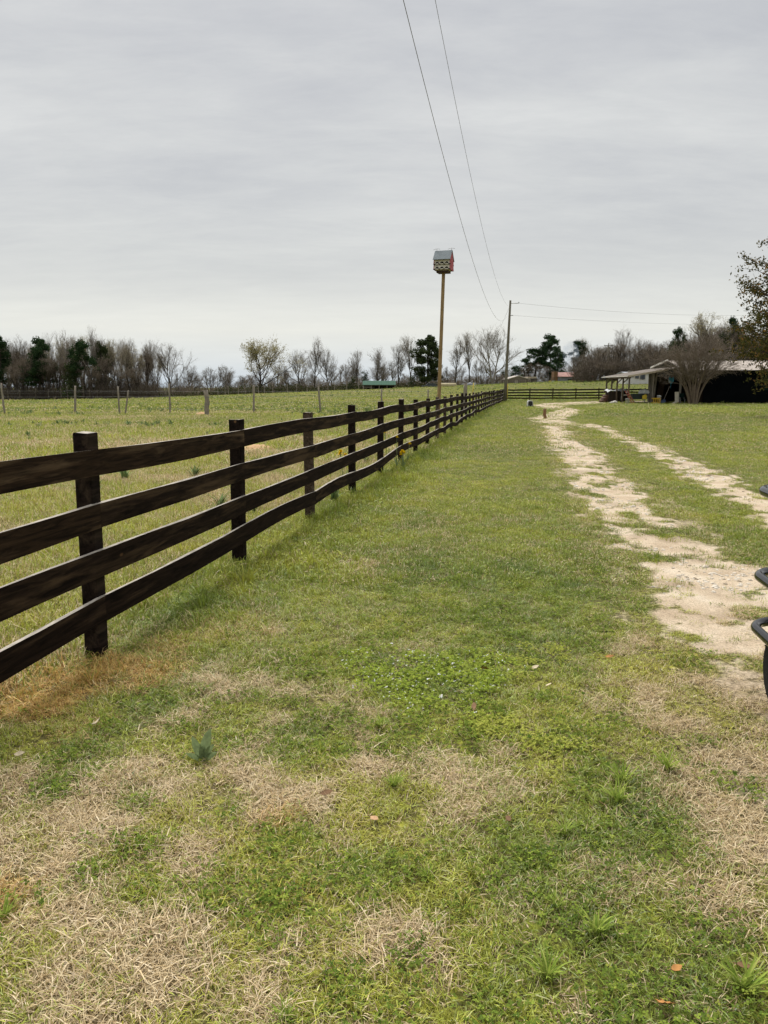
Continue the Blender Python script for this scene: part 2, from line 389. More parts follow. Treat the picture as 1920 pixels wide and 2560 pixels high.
# ------------------------------------------------------------------ ground: one sheet to the horizon
def graded(a0, fine, step, growth, end):
    out = [a0]; d = step; x = a0
    while x < end:
        if x > fine: d *= growth
        x += d; out.append(x)
    return np.array(out)
gxp = graded(0, 5.0, .075, 1.045, 4000); gx = np.concatenate([-gxp[:0:-1], gxp])
gy = np.concatenate([[-300, -60, -15, -5, -1.5, 0, .6], graded(1.0, 8.0, .07, 1.028, 6000)])
GX, GY = np.meshgrid(gx, gy); GZ = T(GX, GY)
def grid_mesh(name, X, Y, Z, keep=None):
    h, w = X.shape; idx = np.arange(h * w).reshape(h, w)
    q = np.stack([idx[:-1, :-1], idx[:-1, 1:], idx[1:, 1:], idx[1:, :-1]], -1).reshape(-1, 4)
    V = np.stack([X, Y, Z], -1).reshape(-1, 3)
    if keep is not None:
        q = q[keep.reshape(-1)]; used = np.unique(q); remap = np.zeros(h * w, int); remap[used] = np.arange(len(used)); q = remap[q]; V = V[used]
    me = bpy.data.meshes.new(name); me.vertices.add(len(V)); me.vertices.foreach_set('co', V.ravel())
    me.loops.add(q.size); me.loops.foreach_set('vertex_index', q.ravel().astype(np.int32))
    me.polygons.add(len(q)); me.polygons.foreach_set('loop_start', np.arange(0, q.size, 4, dtype=np.int32))
    me.polygons.foreach_set('use_smooth', np.ones(len(q), bool)); me.update(); me.validate()
    return me, V
def put_attr(me, name, vals):
    a = me.attributes.new(name, 'FLOAT', 'POINT'); a.data.foreach_set('value', np.asarray(vals, np.float32).ravel())
def ground_mat(name, dirt):
    m, nt, b = base_mat(name, .95, .1)
    geo = N(nt, 'ShaderNodeNewGeometry'); pos = geo.outputs['Position']
    f1 = noise(nt, pos, 24, 6, .7); f2 = noise(nt, pos, 2.2, 5, .6); f3 = noise(nt, pos, 90, 3, .7)
    mpz = N(nt, 'ShaderNodeMapping'); mpz.inputs['Scale'].default_value = (1, 1.0, 1); nt.links.new(pos, mpz.inputs[0])
    dead = attr(nt, 'dead', False); hue = attr(nt, 'hue', False); warm = attr(nt, 'warm', False)
    green, tan = grass_color(nt, dead, hue, warm, f1)
    dn = ramp(nt, math_node(nt, 'ADD', dead, math_node(nt, 'MULTIPLY', math_node(nt, 'SUBTRACT', f2, .5), .9)), [(.25, (0, 0, 0)), (.75, (1, 1, 1))])
    c = mix_col(nt, dn, green, tan)
    soil = ramp(nt, f3, [(.3, (.03, .024, .012)), (.7, (.11, .088, .044))])
    c = mix_col(nt, ramp(nt, f1, [(.45, (.92,) * 3), (.66, (.30,) * 3)]), c, soil)
    if dirt:
        d = attr(nt, 'dirt', False)
        sand = ramp(nt, f2, [(.25, (.34, .25, .165)), (.5, (.50, .40, .285)), (.75, (.62, .53, .41))])
        peb = ramp(nt, f3, [(.32, (.55,) * 3), (.5, (1,) * 3), (.68, (1.25,) * 3)])
        sand = mix_col(nt, 1.0, sand, peb, 'MULTIPLY')
        stain = ramp(nt, noise(nt, pos, .9, 4, .6), [(.56, (0,) * 3), (.68, (.5,) * 3)])
        sand = mix_col(nt, stain, sand, (.21, .155, .115))
        fac = ramp(nt, math_node(nt, 'ADD', d, math_node(nt, 'MULTIPLY', math_node(nt, 'SUBTRACT', f1, .5), .8)), [(.30, (0,) * 3), (.62, (1,) * 3)])
        c = mix_col(nt, fac, c, sand)
    nt.links.new(c, b.inputs['Base Color'])
    bp = N(nt, 'ShaderNodeBump'); bp.inputs['Strength'].default_value = .6; bp.inputs['Distance'].default_value = .02
    nt.links.new(math_node(nt, 'ADD', f1, math_node(nt, 'MULTIPLY', f3, .5)), bp.inputs['Height']); nt.links.new(bp.outputs[0], b.inputs['Normal'])
    return m
me, V = grid_mesh('ground', GX, GY, GZ)
d_, h_, w_, s_ = masks(V[:, 0], V[:, 1])
put_attr(me, 'dead', d_ * .8); put_attr(me, 'hue', h_); put_attr(me, 'warm', w_)
me.materials.append(ground_mat('ground_turf', False))
ground = obj('ground', me); tag(ground, 'grassy ground of lawn and pasture running to the tree line', 'ground', kind='structure')

# gravel drive: two sandy wheel tracks with ragged edges, a sheet just above the ground
dy = graded(1.6, 7.0, .06, 1.022, 86.0)
dx = np.concatenate([np.arange(.6, 8, .07), graded(8.0, 10, .11, 1.03, 44.0)])
DX, DY = np.meshgrid(dx, dy); DD = drive(DX, DY)
km = np.maximum.reduce([DD[:-1, :-1], DD[1:, :-1], DD[:-1, 1:], DD[1:, 1:]]) > .16
me, V = grid_mesh('gravel_drive', DX, DY, T(DX, DY) + .008, km)
d_, h_, w_, s_ = masks(V[:, 0], V[:, 1])
put_attr(me, 'dead', d_ * .8); put_attr(me, 'hue', h_); put_attr(me, 'warm', w_); put_attr(me, 'dirt', drive(V[:, 0], V[:, 1]))
me.materials.append(ground_mat('gravel_drive', True))
tag(obj('gravel_drive', me), 'pale sandy gravel drive with two worn wheel tracks curving off to the barn', 'drive', kind='structure')

# ------------------------------------------------------------------ clumps that are scattered as grass, weeds and stones
MAT_BLADE = blade_mat('grass_blade'); 
MAT_CLOVER = leaf_mat('clover_leaf', [(0, (.07, .12, .022)), (.5, (.155, .215, .036)), (.85, (.25, .32, .05)), (1, (.34, .37, .07))], .2)
MAT_CHICK = leaf_mat('chickweed_leaf', [(0, (.20, .28, .04)), (.8, (.36, .42, .065)), (.945, (.36, .42, .065)), (.95, (.74, .74, .72)), (1, (.80, .80, .78))], .2)
MAT_YWEED = leaf_mat('lime_weed_leaf', [(0, (.31, .36, .06)), (1, (.50, .50, .11))], .25)
MAT_WEED = leaf_mat('field_weed_leaf', [(0, (.09, .14, .05)), (.5, (.185, .245, .095)), (1, (.32, .38, .18))], .2)
MAT_PEB = leaf_mat('pebble', [(0, (.25, .19, .13)), (.5, (.46, .39, .30)), (1, (.68, .62, .53))], 0.0)
def src(name, V, Fc, rnd, rnd2, mat):
    me = bpy.data.meshes.new(name); me.from_pydata(V, [], Fc); me.materials.append(mat)
    put_attr(me, 'rnd', rnd); put_attr(me, 'rnd2', rnd2)
    me.update(); return bpy.data.objects.new(name, me)          # not linked: only a source for the scatter
def blade_clump(name, n, rad, hmin, hmax, wid, lean, seed, flat=0.0, mat=None, fan=False):
    g = random.Random(seed); V = []; Fc = []; A = []; B = []
    for i in range(n):
        t = g.uniform(0, 2 * math.pi); rr = rad * math.sqrt(g.random())
        x, y = rr * math.cos(t), rr * math.sin(t)
        L = g.uniform(hmin, hmax); w = wid * g.uniform(.6, 1.2)
        a = t + g.gauss(0, .5) if fan else g.uniform(0, 2 * math.pi)
        ln = abs(g.gauss(lean, lean * .45)); ln = min(1.45, ln)
        if g.random() < flat: ln = g.uniform(1.15, 1.5)
        d = Vector((math.cos(a) * math.sin(ln), math.sin(a) * math.sin(ln), math.cos(ln)))
        ln2 = min(1.75, ln + g.uniform(.15, .65))
        d2 = Vector((math.cos(a) * math.sin(ln2), math.sin(a) * math.sin(ln2), math.cos(ln2)))
        sd = Vector((-math.sin(a), math.cos(a), g.uniform(-.3, .3))) * (w / 2)
        p0 = Vector((x, y, -.004 + (g.uniform(0, .02) if ln > 1.1 else 0))); p1 = p0 + d * L * .55; p2 = p1 + d2 * L * .45
        o = len(V); V += [p0 - sd, p0 + sd, p1 + sd * .85, p1 - sd * .85, p2]; Fc += [(o, o + 1, o + 2, o + 3), (o + 3, o + 2, o + 4)]
        r1, r2 = g.random(), g.random(); A += [r1] * 5; B += [r2] * 5
    return src(name, V, Fc, A, B, mat or MAT_BLADE)
def leaf_clump(name, n, rad, hmin, hmax, size, seed, mat, trifol=True):
    g = random.Random(seed); V = []; Fc = []; A = []
    for i in range(n):
        t = g.uniform(0, 6.283); rr = rad * math.sqrt(g.random()); z = g.uniform(hmin, hmax) * (1 - .4 * rr / rad)
        c = Vector((rr * math.cos(t), rr * math.sin(t), z)); rv = g.random(); a0 = g.uniform(0, 6.283)
        nrm = Vector((g.gauss(0, .38), g.gauss(0, .38), 1)).normalized(); u = nrm.orthogonal().normalized(); v = nrm.cross(u)
        for k in range(3 if trifol else 1):
            a = a0 + k * 2.094; dr = u * math.cos(a) + v * math.sin(a); sd = -u * math.sin(a) + v * math.cos(a); s = size * g.uniform(.75, 1.2)
            o = len(V); V += [c, c + dr * s * .55 + sd * s * .42, c + dr * s * 1.0 + sd * s * .2, c + dr * s * 1.0 - sd * s * .2, c + dr * s * .55 - sd * s * .42]
            Fc.append((o, o + 1, o + 2, o + 3, o + 4)); A += [min(1, max(0, rv + g.uniform(-.08, .08)))] * 5
    return src(name, V, Fc, A, A, mat)
def weed_clump(name, n, h, wid, seed, mat):
    g = random.Random(seed); V = []; Fc = []; A = []
    for i in range(n):
        a = g.uniform(0, 6.283); ln = g.uniform(.15, .8); L = h * g.uniform(.55, 1.0); w = wid * g.uniform(.7, 1.2)
        d = Vector((math.cos(a) * math.sin(ln), math.sin(a) * math.sin(ln), math.cos(ln))); ln2 = ln + g.uniform(.2, .7)
        d2 = Vector((math.cos(a) * math.sin(ln2), math.sin(a) * math.sin(ln2), math.cos(ln2))); sd = Vector((-math.sin(a), math.cos(a), 0)) * w / 2
        p0 = Vector((g.gauss(0, .02), g.gauss(0, .02), -.01)); p1 = p0 + d * L * .5; p2 = p1 + d2 * L * .5
        o = len(V); V += [p0 - sd * .4, p0 + sd * .4, p1 + sd, p1 - sd, p2]; Fc += [(o, o + 1, o + 2, o + 3), (o + 3, o + 2, o + 4)]; A += [g.random()] * 5
    return src(name, V, Fc, A, A, mat)
def pebble(name, seed):
    g = random.Random(seed); V = []; ph = (1 + 5 ** .5) / 2
    for a, b in ((1, ph), (-1, ph), (1, -ph), (-1, -ph)): V += [Vector((a, b, 0)), Vector((0, a, b)), Vector((b, 0, a))]
    V = [Vector((p.x * g.uniform(.7, 1.1), p.y * g.uniform(.7, 1.1), p.z * .55 * g.uniform(.7, 1.1))) * .5 for p in V]
    import bmesh
    bm = bmesh.new(); [bm.verts.new(p) for p in V]; bmesh.ops.convex_hull(bm, input=bm.verts)
    bm.verts.index_update(); vs = [v.co.copy() for v in bm.verts]; fs = [tuple(v.index for v in f.verts) for f in bm.faces]; bm.free()
    r = g.random(); return src(name, vs, fs, [r] * len(vs), [r] * len(vs), MAT_PEB)
def scatter(name, label, cat, P, sources, scale, attrs=None, tilt=.12):
    n = len(P); me = bpy.data.meshes.new(name); me.vertices.add(n); me.vertices.foreach_set('co', np.asarray(P, np.float32).ravel())
    rot = np.stack([RNG.normal(0, tilt, n), RNG.normal(0, tilt, n), RNG.uniform(0, 2 * math.pi, n)], -1)
    a = me.attributes.new('rot', 'FLOAT_VECTOR', 'POINT'); a.data.foreach_set('vector', rot.astype(np.float32).ravel())
    put_attr(me, 'scl', scale); a = me.attributes.new('pick', 'INT', 'POINT'); a.data.foreach_set('value', RNG.integers(0, len(sources), n).astype(np.int32))
    for k, v in (attrs or {}).items(): put_attr(me, k, v)
    o = obj(name, me); tag(o, label, cat, kind='stuff')
    ng = bpy.data.node_groups.new(name, 'GeometryNodeTree')
    ng.interface.new_socket('Geometry', in_out='INPUT', socket_type='NodeSocketGeometry'); ng.interface.new_socket('Geometry', in_out='OUTPUT', socket_type='NodeSocketGeometry')
    gi = ng.nodes.new('NodeGroupInput'); go = ng.nodes.new('NodeGroupOutput'); ip = ng.nodes.new('GeometryNodeInstanceOnPoints'); jn = ng.nodes.new('GeometryNodeJoinGeometry')
    for s in sources:
        oi = ng.nodes.new('GeometryNodeObjectInfo'); oi.inputs['Object'].default_value = s; oi.inputs['As Instance'].default_value = True
        ng.links.new(oi.outputs['Geometry'], jn.inputs[0])
    def na(nm, ty):
        x = ng.nodes.new('GeometryNodeInputNamedAttribute'); x.data_type = ty; x.inputs['Name'].default_value = nm; return x.outputs['Attribute']
    ip.inputs['Pick Instance'].default_value = True
    ng.links.new(gi.outputs[0], ip.inputs['Points']); ng.links.new(jn.outputs[0], ip.inputs['Instance'])
    ng.links.new(na('pick', 'INT'), ip.inputs['Instance Index']); ng.links.new(na('rot', 'FLOAT_VECTOR'), ip.inputs['Rotation']); ng.links.new(na('scl', 'FLOAT'), ip.inputs['Scale'])
    ng.links.new(ip.outputs[0], go.inputs[0])
    md = o.modifiers.new('scatter', 'NODES'); md.node_group = ng
    return o
def band(y0, y1, dens, marg=1.2):
    a0, a1 = .53 * y0 + marg, .53 * y1 + marg; area = (a0 + a1) * (y1 - y0); n = int(area * dens)
    y = RNG.uniform(y0, y1, int(n * 1.0)); x = RNG.uniform(-a1, a1, len(y)); k = np.abs(x) < .53 * y + marg
    # refill to keep the density even
    while k.sum() < n:
        y2 = RNG.uniform(y0, y1, n); x2 = RNG.uniform(-a1, a1, n); y = np.concatenate([y[k], y2]); x = np.concatenate([x[k], x2]); k = np.abs(x) < .53 * y + marg
    return x[k][:n], y[k][:n]
def lay(x, y): return np.stack([x, y, T(x, y)], -1)
near_s = [blade_clump('lawn_clump', 44, .055, .022, .052, .0027, .8, 20 + i, .15) for i in range(6)]
mid_s = [blade_clump('lawn_clump_mid', 60, .10, .028, .055, .0042, .75, 40 + i, .12) for i in range(5)]
far_s = [blade_clump('lawn_clump_far', 80, .30, .03, .065, .010, .7, 60 + i) for i in range(4)]
vfar_s = [blade_clump('turf_clump', 80, .75, .04, .09, .028, .7, 80 + i) for i in range(4)]
straw_s = [blade_clump('straw_clump', 40, .07, .03, .08, .0026, 1.15, 100 + i, .55) for i in range(5)]
tuft_s = [blade_clump('tuft_clump', 34, .03, .07, .16, .0055, .55, 120 + i, fan=True) for i in range(4)]
pad_s = [blade_clump('paddock_clump', 60, .13, .05, .13, .005, .7, 140 + i, .15) for i in range(5)]
padf_s = [blade_clump('paddock_clump_far', 80, .38, .06, .15, .012, .7, 160 + i, .1) for i in range(4)]
clov_s = [leaf_clump('clover_clump', 34, .07, .012, .040, .0078, 180 + i, MAT_CLOVER) for i in range(4)]
chick_s = [leaf_clump('chickweed_clump', 46, .075, .015, .05, .008, 200 + i, MAT_CHICK) for i in range(3)]
ywd_s = [leaf_clump('lime_weed_clump', 60, .08, .02, .06, .009, 220 + i, MAT_YWEED) for i in range(2)]
weed_s = [weed_clump('field_weed', 16, .34, .05, 240 + i, MAT_WEED) for i in range(4)]
peb_s = [pebble('pebble', 260 + i) for i in range(6)]
def sel(x, y, k): return x[k], y[k]
def grass(name, label, bands, sources, where, smin, smax, hfun=None, dead_add=0., tilt=.12):
    X, Y = [], []
    for b in bands:
        x, y = band(*b); k = where(x, y); X.append(x[k]); Y.append(y[k])
    x = np.concatenate(X); y = np.concatenate(Y); d, h, w, s = masks(x, y)
    d = np.clip(d + RNG.normal(0, .12, len(x)) + dead_add, 0, 1); h = np.clip(h + RNG.normal(0, .10, len(x)), 0, 1)
    sc = RNG.uniform(smin, smax, len(x)) * (1 if hfun is None else hfun(x, y, s))
    scatter(name, label, 'grass', lay(x, y), sources, sc, {'dead': d, 'hue': h, 'warm': w}, tilt)
def not_drive(x, y): return RNG.random(len(x)) > sstep(.12, .60, drive(x, y)) * .965
def lawn(x, y): return (x > fence_x(np.minimum(y, 84.)) - .05) & (y < 84) & not_drive(x, y)
def pad(x, y): return (x <= fence_x(np.minimum(y, 84.)) - .05) | (y > 84)
grass('lawn_grass', 'short mown lawn grass, green and straw mixed, in the foreground', [(1.1, 3, 620), (3, 6, 420)], near_s, lawn, .75, 1.25, lambda x, y, s: 1 + .8 * s)
grass('lawn_grass', 'short mown lawn grass between board fence and drive, middle distance', [(6, 11, 210), (11, 19, 85)], mid_s, lawn, .75, 1.3, lambda x, y, s: 1 + .7 * s)
grass('lawn_grass', 'short mown lawn grass towards the barn and the fence corner', [(19, 42, 22)], far_s, lawn, .8, 1.3)
grass('lawn_grass', 'far lawn grass in front of the barn and cross fence', [(42, 84, 4.0)], vfar_s, lawn, .7, 1.1)
def strawy(x, y):
    d = masks(x, y)[0]; return lawn(x, y) & (RNG.random(len(x)) < sstep(.45, .8, d))
grass('straw_grass', 'matted dead straw-coloured grass lying in patches on the lawn', [(1.1, 3.2, 420), (3.2, 6.5, 260), (6.5, 10, 80)], straw_s, strawy, .7, 1.2, dead_add=.35)
def tufty(x, y):
    s = masks(x, y)[3]; return lawn(x, y) & (RNG.random(len(x)) < .05 + .8 * s) & (RNG.random(len(x)) < sstep(.3, .6, fbm(x * 1.1, y * 1.1, 171, 3)))
grass('coarse_grass', 'longer bright green grass tufts along the board fence and lawn', [(1.2, 6, 16), (6, 14, 26), (14, 30, 12), (30, 80, 3)], tuft_s, tufty, .6, 1.15, lambda x, y, s: .75 + .7 * s + .3 * sstep(15, 40, y), dead_add=-.25)
grass('pasture_grass', 'rough paddock grass, green and tan, just beyond the board fence', [(2.5, 8, 150), (8, 16, 75)], pad_s, pad, .7, 1.25)
grass('pasture_grass', 'rough paddock grass out to the wire fence', [(16, 48, 14)], padf_s, pad, .7, 1.3)
grass('pasture_grass', 'far pasture grass between the wire fence and the trees', [(48, 100, 2.2), (100, 200, .5)], vfar_s, pad, .9, 1.6, dead_add=-.1)
# broadleaf cover
x, y = np.concatenate([np.stack(band(1.1, 3.2, 170)), np.stack(band(3.2, 7, 110)), np.stack(band(7, 12, 36))], 1)
d_, h_, w_, s_ = masks(x, y)
k = lawn(x, y) & (RNG.random(len(x)) < sstep(.45, .68, fbm(x * 2.1 + 3, y * 2.1, 191, 4)) * (1 - .9 * sstep(.4, .75, d_)) + .45 * blobs(x, y, GREEN, False))
scatter('clover', 'low dark green clover and broadleaf weeds spread through the lawn', 'clover', lay(x[k], y[k]), clov_s, RNG.uniform(.7, 1.3, k.sum()))
def patch(px, py, r, n):
    g = G(px, py); a = RNG.uniform(0, 6.283, n); q = r * np.sqrt(RNG.random(n)) * (1 + .3 * np.sin(a * 3))
    return g.x + q * np.cos(a), g.y + q * np.sin(a) * 1.2
x, y = np.concatenate([np.stack(patch(1090, 1700, .42, 90)), np.stack(patch(980, 1690, .3, 30)), np.stack(patch(1180, 1690, .2, 24))], 1)
scatter('chickweed', 'patch of chickweed dotted with tiny pale flowers mid lawn', 'weed', lay(x, y), chick_s, RNG.uniform(.7, 1.2, len(x)))
x, y = np.concatenate([np.stack(patch(1230, 1825, .09, 24)), np.stack(patch(1350, 1865, .17, 18)), np.stack(patch(1275, 1665, .18, 14)), np.stack(patch(1380, 1640, .15, 8))], 1)
scatter('lime_weed', 'yellow-green weed patches on the lawn right of centre', 'weed', lay(x, y), ywd_s, RNG.uniform(.55, 1.0, len(x)))
# weeds of the pasture
X, Y = [], []
for b, pr in (((9, 30, 1.2), .35), ((30, 60, 2.6), .8), ((60, 110, 1.1), .9), ((110, 195, .4), .9)):
    x, y = band(*b); k = pad(x, y) & (RNG.random(len(x)) < pr * sstep(.42, .62, fbm(x * .09, y * .25, 211, 3))); X.append(x[k]); Y.append(y[k])
x = np.concatenate(X); y = np.concatenate(Y)
scatter('pasture_weeds', 'scattered grey-green leafy weeds standing in the pasture', 'weeds', lay(x, y), weed_s, RNG.uniform(.45, 1.05, len(x)) * (1 + .15 * sstep(60, 150, y)))
# stones of the drive
X, Y = [], []
for b in ((3.4, 8, 260), (8, 16, 110), (16, 30, 30)):
    x, y = band(*b); k = (x > 1) & (RNG.random(len(x)) < sstep(.45, .8, drive(x, y)) * (seg_dist(x, y, WORN) > .3) * sstep(.38, .62, fbm(x * 1.6, y * 1.6, 231, 3))); X.append(x[k]); Y.append(y[k])
x = np.concatenate(X); y = np.concatenate(Y); P = lay(x, y); P[:, 2] += .008
scatter('gravel', 'loose pale gravel stones in the wheel tracks of the drive', 'gravel', P, peb_s, RNG.uniform(.008, .026, len(x)) * (1 + .5 * sstep(6, 16, y)) * np.where(RNG.random(len(x)) < .05, 1.6, 1))

# ------------------------------------------------------------------ board fences
def board_mesh(L, h, th, rng, wav):
    n = 8; V = []; Fc = []; mi = []
    bow = rng.gauss(0, wav); bow2 = rng.gauss(0, wav * .6); out = rng.gauss(0, wav * .4)
    ch = [rng.uniform(-.004, .004) for _ in range(4 * (n + 1))]
    for i in range(n + 1):
        t = i / n; x = (t - .5) * L; b = bow * math.sin(math.pi * t) + bow2 * math.sin(2 * math.pi * t); o = out * math.sin(math.pi * t)
        for q, (a, c) in enumerate(((-1, -1), (1, -1), (1, 1), (-1, 1))): V.append((x, a * th / 2 + o, c * h / 2 + b + ch[4 * i + q]))
    for i in range(n):
        a = 4 * i
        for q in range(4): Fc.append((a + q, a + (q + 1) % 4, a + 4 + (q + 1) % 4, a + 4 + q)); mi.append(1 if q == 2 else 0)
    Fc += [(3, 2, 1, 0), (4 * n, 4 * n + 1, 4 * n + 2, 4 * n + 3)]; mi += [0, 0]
    return V, Fc, mi
def post_mesh(w, h, rng, mat):
    mb = MB(); k = w / 2; c = .006; d = .25
    prof = [(-k + c, -k), (k - c, -k), (k, -k + c), (k, k - c), (k - c, k), (-k + c, k), (-k, k - c), (-k, -k + c)]
    zs = [-d, h * .3, h * .7, h - .006, h]; n = len(prof)
    for i, z in enumerate(zs):
        s = 1 if i < 4 else .93
        for (x, y) in prof: mb.v.append((x * s + rng.uniform(-.0015, .0015), y * s + rng.uniform(-.0015, .0015), z + (rng.uniform(-.006, .004) if i == 4 else 0)))
    for i in range(len(zs) - 1):
        for q in range(n): mb.f.append((i * n + q, i * n + (q + 1) % n, (i + 1) * n + (q + 1) % n, (i + 1) * n + q)); mb.m.append(0); mb.sm.append(False)
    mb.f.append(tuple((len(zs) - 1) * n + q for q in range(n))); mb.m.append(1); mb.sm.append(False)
    # grain runs along z: material space is turned by swapping axes through the object rotation of the post child
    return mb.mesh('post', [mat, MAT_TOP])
RAILS = (1.14, .84, .555, .262)
def board_fence(pts, label, seed, side=1, stagger=0, worn=None):
    rng = random.Random(seed); p0 = pts[0]; root = thing('board_fence', label, 'fence', (p0[0], p0[1], tz(*p0)))
    base = Vector(root.location); gz = [tz(*p) for p in pts]
    for i, p in enumerate(pts):
        a = pts[max(0, i - 1)]; b = pts[min(len(pts) - 1, i + 1)]; ang = math.atan2(b[1] - a[1], b[0] - a[0])
        wv = (worn or {}).get(i, rng.random() < .22)
        mesh = post_mesh(.10 * rng.uniform(.95, 1.05), 1.305 + rng.uniform(-.03, .04), rng, MAT_POST_B if wv else MAT_POST)
        o = obj('post', mesh, root, Vector((p[0], p[1], gz[i])) - base, (rng.gauss(0, .008), rng.gauss(0, .008), ang + rng.gauss(0, .05)))
    for r, hz in enumerate(RAILS):
        i = -((r + stagger) % 2)
        jit = [rng.gauss(0, .012) for _ in pts]
        while i < len(pts) - 1:
            i0 = max(i, 0); i1 = min(i + 2, len(pts) - 1)
            A = Vector((*pts[i0], gz[i0] + hz + jit[i0])); B = Vector((*pts[i1], gz[i1] + hz + jit[i1])); d = (B - A).normalized()
            nrm = Vector((d.y, -d.x, 0)).normalized() * side
            off = nrm * (.05 + .0145 + rng.uniform(0, .004)); A = A + off + d * .002; B = B + off - d * .002
            Vv, Fc, mi = board_mesh((B - A).length, .151 * rng.uniform(.97, 1.03), .025, rng, .013 if r < 3 else .028)
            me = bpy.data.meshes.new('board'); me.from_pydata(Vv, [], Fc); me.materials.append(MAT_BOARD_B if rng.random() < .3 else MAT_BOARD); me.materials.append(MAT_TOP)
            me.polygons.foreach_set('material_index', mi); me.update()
            mid = (A + B) / 2; yaw = math.atan2(d.y, d.x)
            obj('board', me, root, mid - base, (0, -math.asin(max(-1, min(1, d.z))), yaw)); i += 2
    return root
ys = [4.42 - 2.405 * 2 + 2.405 * k for k in range(36)]
main_pts = [(float(fence_x(yy)), yy) for yy in ys if yy < 84.2]
corner = main_pts[-1]
board_fence(main_pts, 'long dark brown four-board fence running from the left foreground to the far corner', 5, 1, 1, {3: False, 2: False, 4: True})
cross_pts = [(corner[0] + .16, corner[1] + .12)] + [(float(W(px, 995, 84.3).x), 84.35 + .02 * k) for k, px in enumerate([1266.8 + 57.7 * j for j in range(0, 12)])]
board_fence(cross_pts, 'dark four-board cross fence between the utility pole and the barn lean-to', 9, 1, 0)

# ------------------------------------------------------------------ wire fences
def stick_post(mb, h, r, rng, k=7, lean=(0, 0)):
    pts = []; rad = []
    for i in range(6):
        t = i / 5; pts.append((lean[0] * t + rng.gauss(0, r * .18), lean[1] * t + rng.gauss(0, r * .18), -.2 + (h + .2) * t)); rad.append(r * (1.1 - .25 * t) * rng.uniform(.9, 1.1))
    mb.tube(pts, rad, k); return mb
def wire_fence(specs, label, wires, seed, wr=.004, mats=(MAT_GREYWOOD,)):
    rng = random.Random(seed); x0, y0 = specs[0][0], specs[0][1]; root = thing('wire_fence', label, 'fence', (x0, y0, tz(x0, y0))); base = Vector(root.location)
    tops = []
    for (x, y, h, r, lx, fancy) in specs:
        mb = stick_post(MB(), h, r, rng, lean=(lx, rng.gauss(0, .03)))
        p = mb.build('post', mats[rng.randrange(len(mats))], root, Vector((x, y, tz(x, y))) - base)
        if fancy:
            for z in (.62, .70, 1.02):
                mw = MB(); ring = [(math.cos(t) * r * 1.12, math.sin(t) * r * 1.12, z + .01 * math.sin(2 * t)) for t in [q * math.pi / 7 for q in range(15)]]
                mw.tube(ring, .012, 5).build('wire_wrap', MAT_WIRE, p)
        tops.append((x, y, lx))
    line = [s for s in specs if not (abs(s[4]) > .3)]
    for z in wires:
        mb = MB(); pts = []
        for a, b in zip(line[:-1], line[1:]):
            for q in range(4):
                t = q / 4; x = a[0] + (b[0] - a[0]) * t + a[4] * z * .3; y = a[1] + (b[1] - a[1]) * t; pts.append(Vector((x, y - .06, tz(x, y) + z - .05 * math.sin(math.pi * t))) - base)
        s = line[-1]; pts.append(Vector((s[0], s[1] - .06, tz(s[0], s[1]) + z)) - base)
        mb.tube(pts, wr, 4, cap=False).build('wire', MAT_GALV, root)
    return root
wf = []
for (px, py, top, r, ltop, fancy) in [(-190, 1038, 960, .055, 0, 0), (13, 1037, 961, .06, -3, 0), (188, 1033, 967, .065, 4, 0), (299, 1037, 969, .055, 0, 0), (311, 1037, 979, .05, 15, 0), (426, 1035, 962, .055, 0, 0),
                            (519, 1040, 978, .135, 0, 1), (634, 1035, 966, .065, 3, 0), (802, 1031, 968, .065, -5, 0), (954, 1028, 972, .06, 0, 0), (1070, 1026, 972, .05, 0, 0)]:
    g = G(px, py); Yp = max(42, min(50, g.y)); a = W(px, py, Yp); h = (py - top) / F * Yp * 1.02
    wf.append((a.x, Yp, h, r, ltop / F * Yp, fancy))
wire_fence(wf, 'old wire fence on weathered grey posts crossing the pasture', (.35, .7, 1.05, 1.35), 3)
wf2 = [(float(W(px, 1010, Yv).x), Yv, 1.45 * hs, .05, lx, 0) for px, Yv, hs, lx in [(-60, 88, 1, 0), (22, 90, .8, 0), (51, 92, .95, 0), (91, 94, 1.1, 0), (123, 96, 1, 0), (154, 97, 1.05, 0), (170, 99, 1.25, 0), (210, 102, 1.2, 0), (226, 105, 1.05, 0), (243, 108, .95, .1), (283, 114, 1, 0), (331, 124, 1.25, 0),
                                                    (349, 128, 1.3, -.1), (396, 138, 1.3, 0), (418, 142, 1, 0), (444, 150, 1.1, 0)]]
wire_fence(wf2, 'second, farther wire fence with thin dark posts before the left wood', (.5, 1.0, 1.35), 4, .006, (MAT_DARKWOOD,))
wf3 = [(float(W(px, 985, 176).x), 176, 2.0, .08, 0, 0) for px in (545, 563, 571, 597, 613, 632, 646, 661, 682, 718, 742, 768, 797, 820, 836, 867, 897)]
wire_fence(wf3, 'distant fence of thin pale posts in front of the low hedge', (.6, 1.2, 1.7), 6, .008, (MAT_GREYWOOD,))

